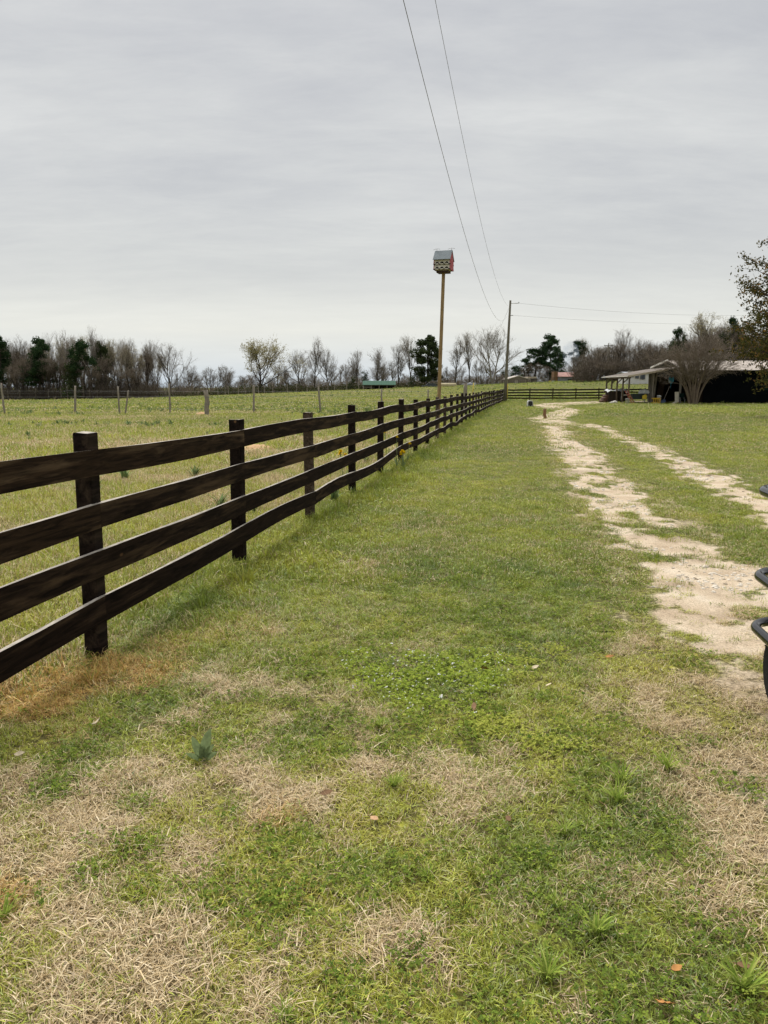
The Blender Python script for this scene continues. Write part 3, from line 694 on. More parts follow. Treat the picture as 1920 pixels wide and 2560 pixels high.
# ------------------------------------------------------------------ utility pole and wires
def PX(px, Y, py=1000): return float(W(px, py, Y).x)
pb = Vector((PX(1262, 80), 80.0, tz(PX(1262, 80), 80))); ptop = W(1276, 751, 80.0)
MAT_YEL = M('yellow_plastic', (.62, .45, .03), .5, .12, 8, .4)
MAT_PORC = M('grey_porcelain', (.33, .33, .34), .35, .1, 8, .5)
up = thing('utility_pole', 'tall leaning wooden utility pole at the fence corner', 'utility pole', pb)
MB().tube([(0, 0, -.4), *[tuple((ptop - pb) * t) for t in (.25, .5, .75, 1)]], [.17, .16, .145, .125, .105], 10).build('shaft', MAT_POLE, up)
ia = ptop - pb; q = W(1297, 758, 80) - pb
MB().tube([ia + Vector((0, 0, -.3)), q], .028, 6).build('insulator_arm', MAT_GALV, up)
MB().lathe([(.02, 0), (.05, .02), (.03, .06), (.05, .09), (.02, .13)], 8, c=tuple(q)).build('insulator', MAT_PORC, up)
q2 = W(1283, 788.5, 80) - pb
MB().tube([W(1271, 788.5, 80) - pb, q2], .035, 6).build('insulator_arm', MAT_GALV, up)
MB().tube([Vector((.21, -.1, .35)), Vector((.25, -.1, 1.85))], .035, 8).build('guy_guard', MAT_YEL, up)
def wire(label, pts, r=.012):
    mb = MB(); o = Vector(pts[0]); mb.tube([Vector(p) - o for p in pts], r, 5, cap=False)
    return tag(mb.build('overhead_wire', MAT_WIRE, None, o), label, 'wire', 'overhead wires at the utility pole')
xa, xb = ptop.x, pb.x
wire('upper overhead wire sweeping from the utility pole to the top of the picture', [(12.46 - .19 * (80 - Y), Y, 8.9 + .0017 * (Y - 58) ** 2) for Y in np.linspace(80, -8, 45)], .0065)
wire('lower overhead wire sweeping from the utility pole up to the top', [(12.36 - .183 * (80 - Y), Y, 6.15 + .0020 * (Y - 45) ** 2) for Y in np.linspace(80, -8, 45)], .0065)
def sag(a, b, s, n=20): return [tuple(a + (b - a) * (i / n) + Vector((0, 0, -s * 4 * (i / n) * (1 - i / n)))) for i in range(n + 1)]
wire('upper overhead wire running right from the utility pole past the woods', sag(pb + q, Vector((PX(1990, 112), 112, 1.58 + (968 - 790) / F * 112)), .7), .008)
wire('lower overhead wire running right from the utility pole towards the woods', sag(pb + q2, Vector((PX(1990, 118), 118, 1.58 + (968 - 814) / F * 118)), .5), .008)
wire('short wire dropping left from the utility pole behind the bare tree', sag(W(1272, 771, 80), W(1236, 850, 100), .05, 8), .008)

# ------------------------------------------------------------------ birdhouse on its pole
YB = 24.0
bb = Vector((PX(1093.5, YB, 1095), YB, 0)); bb.z = tz(bb.x, bb.y); bt = W(1108.8, 683, YB)
bp_ = thing('birdhouse_pole', 'tall square yellow pine pole holding up the birdhouse', 'pole', bb)
ax = bt - bb; mbp = MB(); k = .054; zc = [0, .25, .5, .75, 1]
for t in [-.06] + zc:
    for (a, b) in ((-k, -k), (k, -k), (k, k), (-k, k)): mbp.v.append((ax.x * t + a * (1 - .12 * t), ax.y * t + b * (1 - .12 * t), ax.z * t))
for i in range(5):
    for q_ in range(4): mbp.f.append((i * 4 + q_, i * 4 + (q_ + 1) % 4, i * 4 + 4 + (q_ + 1) % 4, i * 4 + 4 + q_)); mbp.m.append(0); mbp.sm.append(False)
mbp.f.append((20, 21, 22, 23)); mbp.m.append(0); mbp.sm.append(False)
mbp.build('shaft', MAT_PINEWOOD, bp_)
MAT_BHROOF = M('birdhouse_roof_metal', (.155, .185, .20), .7, .15, 7, .15)
MAT_BHWALL = M('birdhouse_white_paint', (.56, .53, .45), .75, .15, 14, .2)
MAT_BHRED = M('birdhouse_red_paint', (.40, .085, .10), .7, .2, 10, .25)
MAT_BHTRIM = M('birdhouse_dark_trim', (.030, .022, .018), .8, .3, 12)
MAT_BHBASE = M('birdhouse_base_wood', (.055, .035, .028), .85, .3, 12)
MAT_HOLE = M('birdhouse_hole', (.006, .005, .005), .95, .1)
bh = thing('birdhouse', 'two-storey white birdhouse with grey metal roof and red gable ends on a tall pole', 'birdhouse', bt, R(-17) + .0)
D2 = .21; WX = .225                                       # half depth, half width
MB().box((0, 0, .03), (.36, .36, .06)).build('base_board', MAT_BHBASE, bh)
MB().box((0, 0, .075), (.40, .36, .03)).build('floor', MAT_BHWALL, bh)
def storey(z0, z1, flare):
    for s in (-1, 1):
        # wall that leans out towards its foot, long side
        y0, y1 = s * (D2 + flare), s * D2
        o = MB(); o.add([(-WX - flare * .4, y0, z0), (WX + flare * .4, y0, z0), (WX, y1, z1), (-WX, y1, z1), (-WX - flare * .4, y0 - s * .014, z0), (WX + flare * .4, y0 - s * .014, z0), (WX, y1 - s * .014, z1), (-WX, y1 - s * .014, z1)],
                        [(0, 1, 2, 3), (7, 6, 5, 4), (0, 4, 5, 1), (1, 5, 6, 2), (2, 6, 7, 3), (3, 7, 4, 0)])
        w = o.build('wall', MAT_BHWALL, bh)
        h = MB(); h.box((0, y0, z0 - .012), (2 * WX + .07, .03, .026)); h.build('ledge', MAT_BHTRIM, bh)
        for c in (-.145, 0, .145):
            m = MB(); n = 9; out = s * .004
            poly = [(c + .052 * math.cos(math.pi * i / n), z0 + .012 + .046 * math.sin(math.pi * i / n)) for i in range(n + 1)]
            t = lambda zz: (y0 + (y1 - y0) * (zz - z0) / (z1 - z0))
            vs = [(a, t(b) + out, b) for a, b in poly]; m.add(vs, [tuple(range(len(vs)))]); vs2 = [(a, t(b) - s * .01, b) for a, b in poly]; m.add(vs2, [tuple(range(len(vs2)))])
            m.build('entrance_hole', MAT_HOLE, w)
            sc = MB(); sc.prism([(c - .05, z0 - .022)] + [(c + .05 * math.cos(a), z0 - .012 + .014 * math.sin(a)) for a in [math.pi * (1 - i / 6) for i in range(7)]] + [(c + .05, z0 - .022)], 'y', y0 + s * .016, y0 + s * .024).build('porch_rail', MAT_BHWALL, bh)
storey(.10, .245, .035); storey(.245, .385, .028)
for s in (-1, 1):
    g = MB(); pr = [(-D2 - .045, .075), (-D2 - .03, .14), (-D2 - .004, .235), (-D2 - .04, .235), (-D2 - .004, .375), (0, .62), (D2 + .004, .375), (D2 + .04, .235), (D2 + .004, .235), (D2 + .03, .14), (D2 + .045, .075)]
    g.prism(pr, 'x', s * (WX + .012), s * (WX + .03)).build('gable_end', MAT_BHRED, bh)
for s in (-1, 1):
    r_ = MB(); e = Vector((0, s * (D2 + .085), .35)); p = Vector((0, 0, .645)); n_ = Vector((0, s * .3, .25)).normalized() * .014; hw = .265
    vs = [(x, v.y, v.z) for x in (-hw, hw) for v in (e, p, p + n_, e + n_)]
    r_.add(vs, [(0, 1, 2, 3), (7, 6, 5, 4), (0, 4, 5, 1), (1, 5, 6, 2), (2, 6, 7, 3), (3, 7, 4, 0)]); r_.build('roof_panel', MAT_BHROOF, bh)
for x in (-.21, .24):
    MB().tube([(x, 0, .64), (x, 0, .72)], .006, 5).tube([(x - .11, .02, .69), (x - .05, .01, .708), (x, 0, .712), (x + .05, -.01, .708), (x + .10, -.02, .695)], .005, 5).build('perch', MAT_GALV, bh)

# ------------------------------------------------------------------ small things on the lawn side
MAT_STUMP = M('brown_wood_post', (.20, .115, .06), .85, .4, 6, .2, .4, (6, 6, 1))
g = G(1362, 1047); sp = thing('bollard_post', 'short brown wooden post standing at the head of the drive', 'post', g)
stick = MB(); rr = random.Random(3); stick_post(stick, .50, .085, rr, 10, (-.03, 0)); stick.build('shaft', MAT_STUMP, sp)
MB().lathe([(.064, .485), (.068, .497), (.05, .503)], 10, c=(-.03, 0, 0)).build('sawn_top', MAT_GREYWOOD, sp)
MAT_BLACK = M('black_plastic', (.012, .012, .013), .5, .2, 6, .4)
MAT_WHITE = M('white_plastic', (.62, .62, .60), .5, .1, 6, .4)
g = G(1325, 1017.5); k = g.y / F
hut = thing('black_feed_bin', 'small black arch-shaped bin with pale rim on a flat base, on the lawn', 'bin', g)
MB().box((.06, 0, .035), (20 * k, .5, .07)).build('base', MAT_BLACK, hut)
arch = lambda w, h, z0: [(-w, z0)] + [(w * math.copysign(abs(math.cos(a)) ** .55, math.cos(a)), z0 + h * (.45 + .55 * math.sin(a) ** .6)) for a in [math.pi * (1 - i / 12) for i in range(13)]] + [(w, z0)]
MB().prism(arch(6.6 * k, 14.0 * k, .07), 'y', -.15, .28).build('shell', MAT_WHITE, hut)
MB().prism(arch(5.4 * k, 12.2 * k, .072), 'y', -.19, -.148).build('front_panel', MAT_BLACK, hut)
MB().box((-3 * k, -.17, .09), (.06, .06, .05)).build('foot', MAT_WHITE, hut); MB().box((2.6 * k, -.17, .09), (.06, .06, .05)).build('foot', MAT_WHITE, hut)
g2 = Vector((PX(1163, 46), 46.0, 0)); g2.z = tz(g2.x, 46)
gp = thing('gate_post', 'thick grey weathered post standing behind the board fence', 'post', g2)
tpz = W(1163, 957, 46).z - g2.z; m_ = MB(); stick_post(m_, tpz, .12, random.Random(9), 10); m_.build('shaft', MAT_GREYWOOD, gp)
MB().lathe([(.095, tpz - .01), (.10, tpz + .004), (.07, tpz + .012)], 10).build('sawn_top', MAT_DARKWOOD, gp)
yg = Vector((PX(1179, 60), 60.0, 0)); yg.z = tz(yg.x, 60); ygt = W(1184, 957, 60) - yg
o = MB().tube([(0, 0, -.1), tuple(ygt * .5), tuple(ygt)], [.03, .035, .03], 7).build('guy_guard', MAT_YEL, None, yg)
tag(o, 'slanting yellow guy-wire guard behind the board fence', 'guard')
MAT_SAND = M('ant_mound_sand', (.48, .31, .17), .95, .25, 20, .1, .5)
for (px, py, w, h, lab) in ((645, 1124, 1.0, .13, 'sandy orange ant mound in the paddock behind the second fence post'), (503, 1039, .9, .2, 'small sandy mound beside the thick wire-wrapped post'), (2, 1418, .18, .07, 'tan sandy clump at the left picture edge behind the fence boards')):
    g = G(px, py); mb = MB(); n = 16; rg = random.Random(px); prof = [(1, -.05), (.8, .25), (.55, .6), (.3, .9), (.08, 1)]
    for (r_, z_) in prof:
        for q_ in range(n):
            a = q_ * 2 * math.pi / n; f_ = 1 + rg.uniform(-.16, .16); mb.v.append((math.cos(a) * r_ * w / 2 * f_, math.sin(a) * r_ * w / 2 * f_, z_ * h * (1 + rg.uniform(-.12, .12))))
    for i in range(len(prof) - 1):
        for q_ in range(n): mb.f.append((i * n + q_, i * n + (q_ + 1) % n, (i + 1) * n + (q_ + 1) % n, (i + 1) * n + q_)); mb.m.append(0); mb.sm.append(True)
    mb.f.append(tuple((len(prof) - 1) * n + q_ for q_ in range(n))); mb.m.append(0); mb.sm.append(True)
    tag(mb.build('ant_mound', MAT_SAND, None, g), lab, 'mound', 'ant mounds in the paddock')

# leafy plants one can pick out
def strap_leaf(mb, a, ln0, ln1, L, w, n=5, fold=.25, mi=0):
    p = Vector((0, 0, 0)); rows = []; sd = Vector((-math.sin(a), math.cos(a), 0))
    for i in range(n + 1):
        t = i / n; ln = ln0 + (ln1 - ln0) * t; d = Vector((math.cos(a) * math.sin(ln), math.sin(a) * math.sin(ln), math.cos(ln)))
        ww = w * (math.sin(math.pi * min(1, .12 + .86 * t)) ** .8) / 2; up_ = Vector((-math.cos(a) * math.cos(ln), -math.sin(a) * math.cos(ln), math.sin(ln)))
        rows.append((p - sd * ww + up_ * ww * fold, p.copy(), p + sd * ww + up_ * ww * fold)); p = p + d * (L / n)
    vs = [v for r in rows for v in r]; fs = []
    for i in range(n): fs += [(3 * i, 3 * i + 1, 3 * i + 4, 3 * i + 3), (3 * i + 1, 3 * i + 2, 3 * i + 5, 3 * i + 4)]
    mb.add(vs, fs, mi, True)
def thin_leaf(name, c, transl=.35):
    m = bpy.data.materials.new(name); m.use_nodes = True; nt = m.node_tree; nt.nodes.clear(); t = N(nt, 'ShaderNodeTexCoord'); f = noise(nt, t.outputs['Object'], 40, 3)
    c_ = ramp(nt, f, [(.3, tuple(v * .75 for v in c)), (.7, tuple(v * 1.25 for v in c))]); d = N(nt, 'ShaderNodeBsdfDiffuse'); tr = N(nt, 'ShaderNodeBsdfTranslucent'); mx = N(nt, 'ShaderNodeMixShader'); mx.inputs[0].default_value = transl
    nt.links.new(c_, d.inputs[0]); nt.links.new(c_, tr.inputs[0]); nt.links.new(d.outputs[0], mx.inputs[1]); nt.links.new(tr.outputs[0], mx.inputs[2]); o = N(nt, 'ShaderNodeOutputMaterial'); nt.links.new(mx.outputs[0], o.inputs[0]); return m
MAT_GLAUC = thin_leaf('grey_green_leaf', (.22, .285, .135))
MAT_STEM = M('pale_green_stem', (.22, .28, .12), .7, .2, 20, .2)
MAT_YFLOW = thin_leaf('yellow_petal', (.80, .55, .02), .3)
g = G(508, 1905); pl = thing('mullein_plant', 'grey-green upright broad-leaved plant alone on the lawn', 'plant', g)
def face_leaf(th0, th1, L, w, yb, n=6):
    p = Vector((0, 0, 0)); rows = []
    for i in range(n + 1):
        t = i / n; th = th0 + (th1 - th0) * t; d = Vector((math.sin(th), yb * t, math.cos(th))); sd = Vector((math.cos(th), 0, -math.sin(th))); ww = w / 2 * (.22 + .78 * math.sin(math.pi * min(1, .05 + .93 * t)) ** 1.1) * (1 if t < .98 else .15)
        rows += [p - sd * ww + Vector((0, -ww * .35, 0)), p.copy(), p + sd * ww + Vector((0, -ww * .35, 0))]; p = p + d.normalized() * (L / n)
    m_ = MB(); fs = []
    for i in range(n): fs += [(3 * i, 3 * i + 1, 3 * i + 4, 3 * i + 3), (3 * i + 1, 3 * i + 2, 3 * i + 5, 3 * i + 4)]
    m_.add(rows, fs, 0, True); return m_
for th0, th1, L, w, yb in ((.10, .42, .155, .044, .2), (-.25, -.55, .125, .040, .1), (-.05, .02, .10, .030, .5), (.7, 1.2, .085, .026, -.3), (-.8, -1.3, .085, .026, -.3), (.35, .8, .10, .030, -.1)):
    face_leaf(th0, th1, L, w, yb).build('leaf', MAT_GLAUC, pl)
def yellow_flower(px, py, Y, top, heads, label, n_leaf=7):
    X = float(fence_x(Y)); x = PX(px, Y, py); g = Vector((x, Y, tz(x, Y))); r_ = random.Random(px); t = thing('yellow_flower', label, 'flower', g, 0, 'yellow flowers growing by the board fence')
    for i in range(n_leaf):
        m_ = MB(); strap_leaf(m_, r_.uniform(0, 6.28), r_.uniform(.1, .4), r_.uniform(.5, 1.1), r_.uniform(.16, .3), .018); m_.build('leaf', MAT_GLAUC, t)
    for i in range(heads):
        hx, hy, hz = r_.uniform(-.05, .05), r_.uniform(-.05, .05), top + r_.uniform(-.05, .03)
        st = MB(); st.tube([(0, 0, 0), (hx * .4, hy * .4, hz * .5), (hx, hy, hz)], .005, 5); s_o = st.build('stem', MAT_STEM, t)
        m_ = MB(); c = Vector((hx, hy, hz))
        for q_ in range(9):
            a = q_ * .698; L = r_.uniform(.042, .06); d = Vector((math.cos(a), math.sin(a), r_.uniform(-.1, .5))); sd = Vector((-math.sin(a), math.cos(a), 0)) * .019
            m_.add([c, c + d * L * .6 + sd, c + d * L, c + d * L * .6 - sd], [(0, 1, 2, 3)])
        m_.lathe([(.018, 0), (.022, .028), (.028, .04)], 8, c=(hx, hy, hz)); m_.build('flower_head', MAT_YFLOW, s_o)
    return t
yellow_flower(1008, 1150, 14.8, .33, 5, 'bright yellow flower in front of the lowest fence board', 9)
yellow_flower(992, 1150, 15.3, .62, 1, 'single yellow flower on a long stem beside the bright clump')
yellow_flower(858, 1180, 12.6, .52, 3, 'yellow flower head showing left of the fourth fence post')
yellow_flower(967, 1140, 17.0, .62, 2, 'pale yellow flower behind the fence, left of the long-stemmed one')
yellow_flower(1019, 1140, 16.6, .40, 1, 'small yellow flower just behind the bottom board, right of the bright clump')

# coarse tufts one can tell apart on the lawn
MAT_TUFT = leaf_mat('coarse_tuft_blade', [(0, (.19, .29, .05)), (.6, (.33, .43, .075)), (1, (.48, .52, .14))], .3)
def tuft_mesh(seed, n, h):
    r_ = random.Random(seed); mb = MB(); A = []
    for i in range(n):
        c0 = len(mb.v); a = r_.uniform(0, 6.283); off = Vector((r_.gauss(0, .012), r_.gauss(0, .012), 0)); m2 = MB()
        strap_leaf(m2, a, r_.uniform(.15, .75), r_.uniform(.8, 1.6), h * r_.uniform(.6, 1.1), .0075 * r_.uniform(.7, 1.3), 4, .3)
        mb.add([Vector(p) + off for p in m2.v], m2.f, 0, True); A += [r_.random()] * (len(mb.v) - c0)
    me = mb.mesh('blades', MAT_TUFT); put_attr(me, 'rnd', A); return me
TM = [tuft_mesh(300 + i, 34 + 8 * i, .13 + .012 * i) for i in range(3)]
for i, (px, py, sc, lab) in enumerate([(1555, 1960, 1.0, 'grass tuft left of the straw track, the topmost of a close group'), (1668, 1930, 1.0, 'grass tuft at the edge of the straw-covered ground'), (1540, 2010, .9, 'wide grass tuft just below the topmost one of the group'),
        (1490, 2340, .85, 'spreading grass tuft low on the right side of the lawn'), (1365, 2450, .85, 'flat star-shaped grass tuft near the bottom, right of centre'), (1860, 2480, .9, 'broad-bladed grass tuft in the lower right corner'), (1070, 2200, .6, 'upright bright tuft near the bottom centre'),
        (985, 1970, .75, 'fine bright grass tuft in the middle of the lawn'), (1410, 2090, .6, 'small bright tuft alone below the dry leaves on the right'), (10, 2300, .7, 'grass tuft at the left picture edge on straw'), (710, 2560, .6, 'bright tuft cut by the bottom picture edge'),
        (950, 1820, .6, 'small bright tuft left of the pale curled leaf'), (1390, 2270, .55, 'small tuft beside the dead patch on the lower right')]):
    g = G(px, py); t = thing('grass_tuft', lab, 'grass tuft', g, i * 1.3, 'coarse grass tufts on the lawn'); o = obj('blades', TM[i % 3], t); t.scale = (sc * .8, sc * .8, sc * .8)

# dry leaves lying on the lawn
MAT_DL = [M('dry_leaf_tan', (.50, .31, .17), .8, .3, 40), M('dry_leaf_brown', (.20, .115, .06), .8, .3, 40), M('dry_leaf_orange', (.42, .20, .06), .8, .3, 40), M('dry_leaf_pale', (.55, .46, .31), .8, .2, 40)]
def leaf_outline(lobed):
    if not lobed: return [(-.5, 0), (-.3, .16), (0, .24), (.3, .15), (.55, 0), (.3, -.15), (0, -.24), (-.3, -.16)]
    out = []
    for i in range(14):
        a = math.pi * 2 * i / 14; r_ = .5 if i % 2 == 0 else .26; out.append((r_ * math.cos(a), r_ * math.sin(a)))
    return out
for i, (px, py, L, mi, lob, lab) in enumerate([(1020, 1828, .07, 0, 0, 'pale curled dry leaf near the centre of the lawn'), (1211, 1686, .08, 2, 1, 'orange-tan dry leaf right of the white-flowered patch'), (936, 2068, .075, 0, 0, 'tan dry leaf lying below the centre of the lawn'),
        (1371, 1727, .07, 3, 0, 'pale narrow dry leaf beside the sunken patch on the right'), (1337, 1682, .07, 3, 0, 'pale dry leaf farther up, right of the orange-tan one'), (1185, 1783, .09, 1, 0, 'dark brown dry leaf above the lime weed patch'), (1523, 1655, .07, 2, 0, 'upright golden dry leaf near the straw track'),
        (1661, 2538, .075, 2, 1, 'orange lobed dry leaf at the bottom right'), (1689, 2448, .06, 2, 0, 'small orange-brown leaf above the lobed one'), (1857, 2442, .06, 1, 0, 'reddish brown leaf near the lower right tuft'), (241, 1823, .08, 3, 1, 'cream crumpled leaf left of the grey-green plant'),
        (283, 1718, .075, 3, 1, 'whitish crumpled scrap on the orange grass below the first post'), (815, 2002, .07, 1, 0, 'dark brown flat leaf on the straw patch left of centre'), (1270, 2068, .07, 1, 0, 'brown leaf half hidden in the grass, right of the tan leaf'), (1505, 2030, .07, 1, 0, 'dark leaf just below the wide grass tuft'), (50, 1903, .07, 3, 0, 'pale leaf by the left picture edge')]):
    g = G(px, py); r_ = random.Random(i); ol = leaf_outline(lob); mb = MB(); L *= .72; n = len(ol); cv = r_.uniform(.3, .9)
    top_ = [(x * L, y * L, cv * y * y * L * 1.2 + .25 * cv * x * x * L) for x, y in ol]; ctr = (0, 0, -.0)
    vs = [ctr] + top_ + [(0, 0, -.0012)] + [(x, y, z - .0012) for x, y, z in top_]
    fs = [(0, 1 + k_, 1 + (k_ + 1) % n) for k_ in range(n)] + [(n + 1, n + 2 + (k_ + 1) % n, n + 2 + k_) for k_ in range(n)]
    mb.add(vs, fs, 0, True)
    t = thing('dry_leaf', lab, 'leaf', g + Vector((0, 0, .035)), r_.uniform(0, 6.28), 'dry leaves scattered on the lawn'); t.rotation_euler = (r_.uniform(.15, .7), r_.uniform(-.3, .3), r_.uniform(0, 6.28))
    mb.build('blade', MAT_DL[mi], t); MB().tube([(-.48 * L, 0, .06 * L), (-.8 * L, .04 * L, .02 * L)], .0012, 4).build('stalk', MAT_DL[1], t)

# ------------------------------------------------------------------ utility vehicle parked at the right edge
MAT_GLOSS = M('black_powder_coat', (.006, .006, .007), .16, .1, 4, .6)
MAT_RUBBER = M('tyre_rubber', (.010, .011, .010), .8, .3, 25, .3, .4)
MAT_GREENP = M('dark_green_panel', (.012, .03, .014), .35, .1, 4, .5)
MAT_SEAT = M('black_vinyl', (.015, .015, .016), .55, .15, 10, .4)
MAT_RIM = M('black_rim', (.012, .012, .012), .6, .15, 10, .5)
uv = thing('utility_vehicle', 'black utility vehicle at the right picture edge with wrap-around tube guards', 'vehicle', (1.862, 3.70, 0), R(-8))
def corner_rail(z, r=.0235, dx_=0):
    c = .17; pts = [(1.36, .17, z), (c + .02, .17, z)] + [(c - c * math.sin(a), c * math.cos(a), z) for a in [math.pi / 2 * i / 8 for i in range(9)]] + [(0, -.25, z), (.0, -.62, z), (.10, -.70, z)]
    pts = [(x + dx_, y, zz) for x, y, zz in pts]
    o = MB().tube(pts, r, 14).build('guard_rail', MAT_GLOSS, uv)
    MB().tube([(1.36 + dx_, .17, z), (1.50 + dx_, .10, z), (1.55 + dx_, 0, z), (1.55 + dx_, -.62, z)], r, 14).build('guard_rail_end', MAT_GLOSS, o)
corner_rail(1.078, dx_=-.012); corner_rail(.651, dx_=-.002); corner_rail(.385, dx_=.0)
for (x, y) in ((.45, .17), (1.10, .17), (.07, -.64), (1.53, -.60)):
    MB().tube([(x, y, .33), (x, y, 1.08)], .018, 10).build('guard_upright', MAT_GLOSS, uv)
def wheel(x, y):
    w = MB(); prof = [(.13, -.095), (.185, -.11), (.208, -.09), (.216, -.04), (.216, .04), (.208, .09), (.185, .11), (.13, .095)]
    w.lathe(prof, 28, axis='x', c=(0, 0, 0)); o = thing_part('wheel', w.mesh('wheel', MAT_RUBBER), (x, y, .218))
    lug = MB()
    for q_ in range(22):
        a = 2 * math.pi * q_ / 22
        for s in (-1, 1):
            rt = Matrix.Rotation(a + s * .07, 3, 'X') @ Matrix.Rotation(s * .5, 3, 'Z'); p = Matrix.Rotation(a + s * .07, 3, 'X') @ Vector((s * .052, 0, .216)); lug.box(p, (.095, .022, .016), rt)
    l_ = lug.build('tread_lugs', MAT_RUBBER, o); l_['kind'] = 'stuff'
    MB().lathe([(.04, -.100), (.125, -.097), (.13, -.08), (.05, -.085)], 20, axis='x').build('rim', MAT_RIM, o)
def thing_part(name, me, loc): return obj(name, me, uv, loc)
for x, y in ((.165, -.14), (1.39, -.14), (.165, -2.15), (1.39, -2.15)): wheel(x, y)
MB().prism([(-.05, .42), (.02, .62), (-.08, .92), (-.55, 1.02), (-.95, 1.02), (-.95, .42)], 'x', .36, 1.19).build('hood', MAT_GREENP, uv)
MB().box((.775, -1.3, .42), (.84, 2.3, .10)).build('chassis', MAT_BLACK, uv)
MB().box((.775, -1.45, .66), (1.2, .5, .18)).build('seat_cushion', MAT_SEAT, uv); MB().box((.775, -1.72, 1.0), (1.2, .10, .55)).build('seat_back', MAT_SEAT, uv)
MB().prism([(-2.6, .62), (-1.85, .62), (-1.85, .95), (-2.6, .95)], 'x', .15, 1.40).build('cargo_bed', MAT_GREENP, uv)
for x in (.22, 1.33):
    MB().tube([(x, -.9, .5), (x, -.95, 1.0), (x, -1.15, 1.78), (x, -1.3, 1.86), (x, -1.8, 1.86), (x, -1.9, 1.75), (x, -1.9, .5)], .025, 10).build('roll_bar', MAT_GLOSS, uv)
MB().tube([(.22, -1.3, 1.86), (1.33, -1.3, 1.86)], .022, 10).build('roll_bar', MAT_GLOSS, uv)

# ------------------------------------------------------------------ barn with open lean-to
MAT_METALROOF = M('pale_metal_roof', (.42, .37, .325), .75, .2, 1.2, .1, 0, (1, .3, 1))
MAT_ROOFEDGE = M('white_roof_edge', (.62, .60, .54), .5, .12, 3, .4)
MAT_FASCIA = M('cream_fascia', (.46, .39, .29), .8, .2, 3)
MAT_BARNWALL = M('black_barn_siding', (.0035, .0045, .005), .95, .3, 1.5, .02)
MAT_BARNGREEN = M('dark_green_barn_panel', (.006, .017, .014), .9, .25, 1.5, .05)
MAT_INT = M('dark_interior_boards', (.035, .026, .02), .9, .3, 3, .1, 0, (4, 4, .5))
MAT_SHEDPOST = M('grey_brown_post', (.12, .095, .07), .9, .35, 5, .15, .2, (6, 6, .7))
MAT_GREYBOARD = M('grey_leaning_board', (.21, .185, .155), .9, .3, 4, .15, 0, (5, 5, .6))
BX, BY = 23.2, 74.0; bz = tz(26, 76)
barn = thing('barn', 'low dark barn with pale metal roof and an open post lean-to on its left', 'barn', (BX, BY, bz))
def rib_sheet(p00, p10, p01, p11, th, n, mat, name, parent):
    """roof sheet from corner p00 along n ribs, each with its own fold"""
    m_ = MB(); a, b, c, d = [Vector(v) for v in (p00, p10, p01, p11)]; nr = (b - a).cross(c - a).normalized(); nr = nr if nr.z > 0 else -nr
    m_.add([a, b, d, c, a + nr * th, b + nr * th, d + nr * th, c + nr * th], [(0, 1, 2, 3), (7, 6, 5, 4), (0, 4, 5, 1), (1, 5, 6, 2), (2, 6, 7, 3), (3, 7, 4, 0)])
    for i in range(n + 1):
        t = i / n; u = a + (b - a) * t; w = c + (d - c) * t; s = (b - a).normalized() * .025
        m_.add([u - s + nr * th, u + s + nr * th, w + s + nr * th, w - s + nr * th, u + nr * (th + .03), w + nr * (th + .03)], [(0, 4, 5, 3), (4, 1, 2, 5), (0, 1, 4), (3, 5, 2)])
    return m_.build(name, mat, parent)
L_ = lambda x, y, z: (x - BX, y - BY, z - bz)
rib_sheet(L_(28.2, 73.5, 3.15), L_(46, 73.5, 3.15), L_(28.2, 78, 4.15), L_(46, 78, 4.15), .03, 36, MAT_METALROOF, 'roof_panel', barn)
rib_sheet(L_(28.2, 82.5, 3.58), L_(46, 82.5, 3.58), L_(28.2, 78, 4.15), L_(46, 78, 4.15), .03, 36, MAT_METALROOF, 'roof_panel', barn)
lt = rib_sheet(L_(22.95, 73.6, 2.60), L_(22.95, 82.3, 2.60), L_(28.1, 73.6, 3.46), L_(28.1, 82.3, 3.46), .03, 17, MAT_METALROOF, 'lean_to_roof', barn)
ang = math.atan2(.66, 3.4)
MB().box(L_(24.85, 73.57, 2.905), (3.75, .05, .17), Matrix.Rotation(-math.atan2(.86, 5.15), 3, 'Y')).build('fascia_board', MAT_FASCIA, barn)
MB().box(L_(22.93, 77.95, 2.60), (.04, 8.7, .08)).build('eave_edge', MAT_ROOFEDGE, barn)
MB().box(L_(28.15, 80.3, 3.93), (.06, 5.0, .16), Matrix.Rotation(-math.atan2(.57, 4.5), 3, 'X')).build('rake_board', MAT_ROOFEDGE, barn)
MB().prism([(73.8 - BY, 3.1 - bz), (78 - BY, 4.10 - bz), (82.3 - BY, 3.55 - bz), (82.3 - BY, 2.6 - bz), (73.8 - BY, 2.6 - bz)], 'x', 28.3 - BX, 28.42 - BX).build('gable_wall', MAT_BARNGREEN, barn)
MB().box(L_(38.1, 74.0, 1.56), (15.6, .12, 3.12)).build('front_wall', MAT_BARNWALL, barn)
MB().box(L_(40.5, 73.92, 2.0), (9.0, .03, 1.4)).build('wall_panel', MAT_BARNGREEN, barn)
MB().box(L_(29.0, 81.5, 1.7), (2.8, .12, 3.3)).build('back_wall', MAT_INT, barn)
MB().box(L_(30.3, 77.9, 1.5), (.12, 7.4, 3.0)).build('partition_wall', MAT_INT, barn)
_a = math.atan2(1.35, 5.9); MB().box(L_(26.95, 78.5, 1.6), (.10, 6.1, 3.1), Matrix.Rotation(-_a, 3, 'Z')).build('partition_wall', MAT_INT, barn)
for k_ in range(4):
    MB().box(L_(25.62 + .17 * k_, 75.35 - .03 * k_, 1.42), (.15, .04, 2.9 + .05 * (k_ % 3)), Matrix.Rotation(.04 * (k_ - 1), 3, 'Y')).build('wall_board', MAT_GREYBOARD, barn)
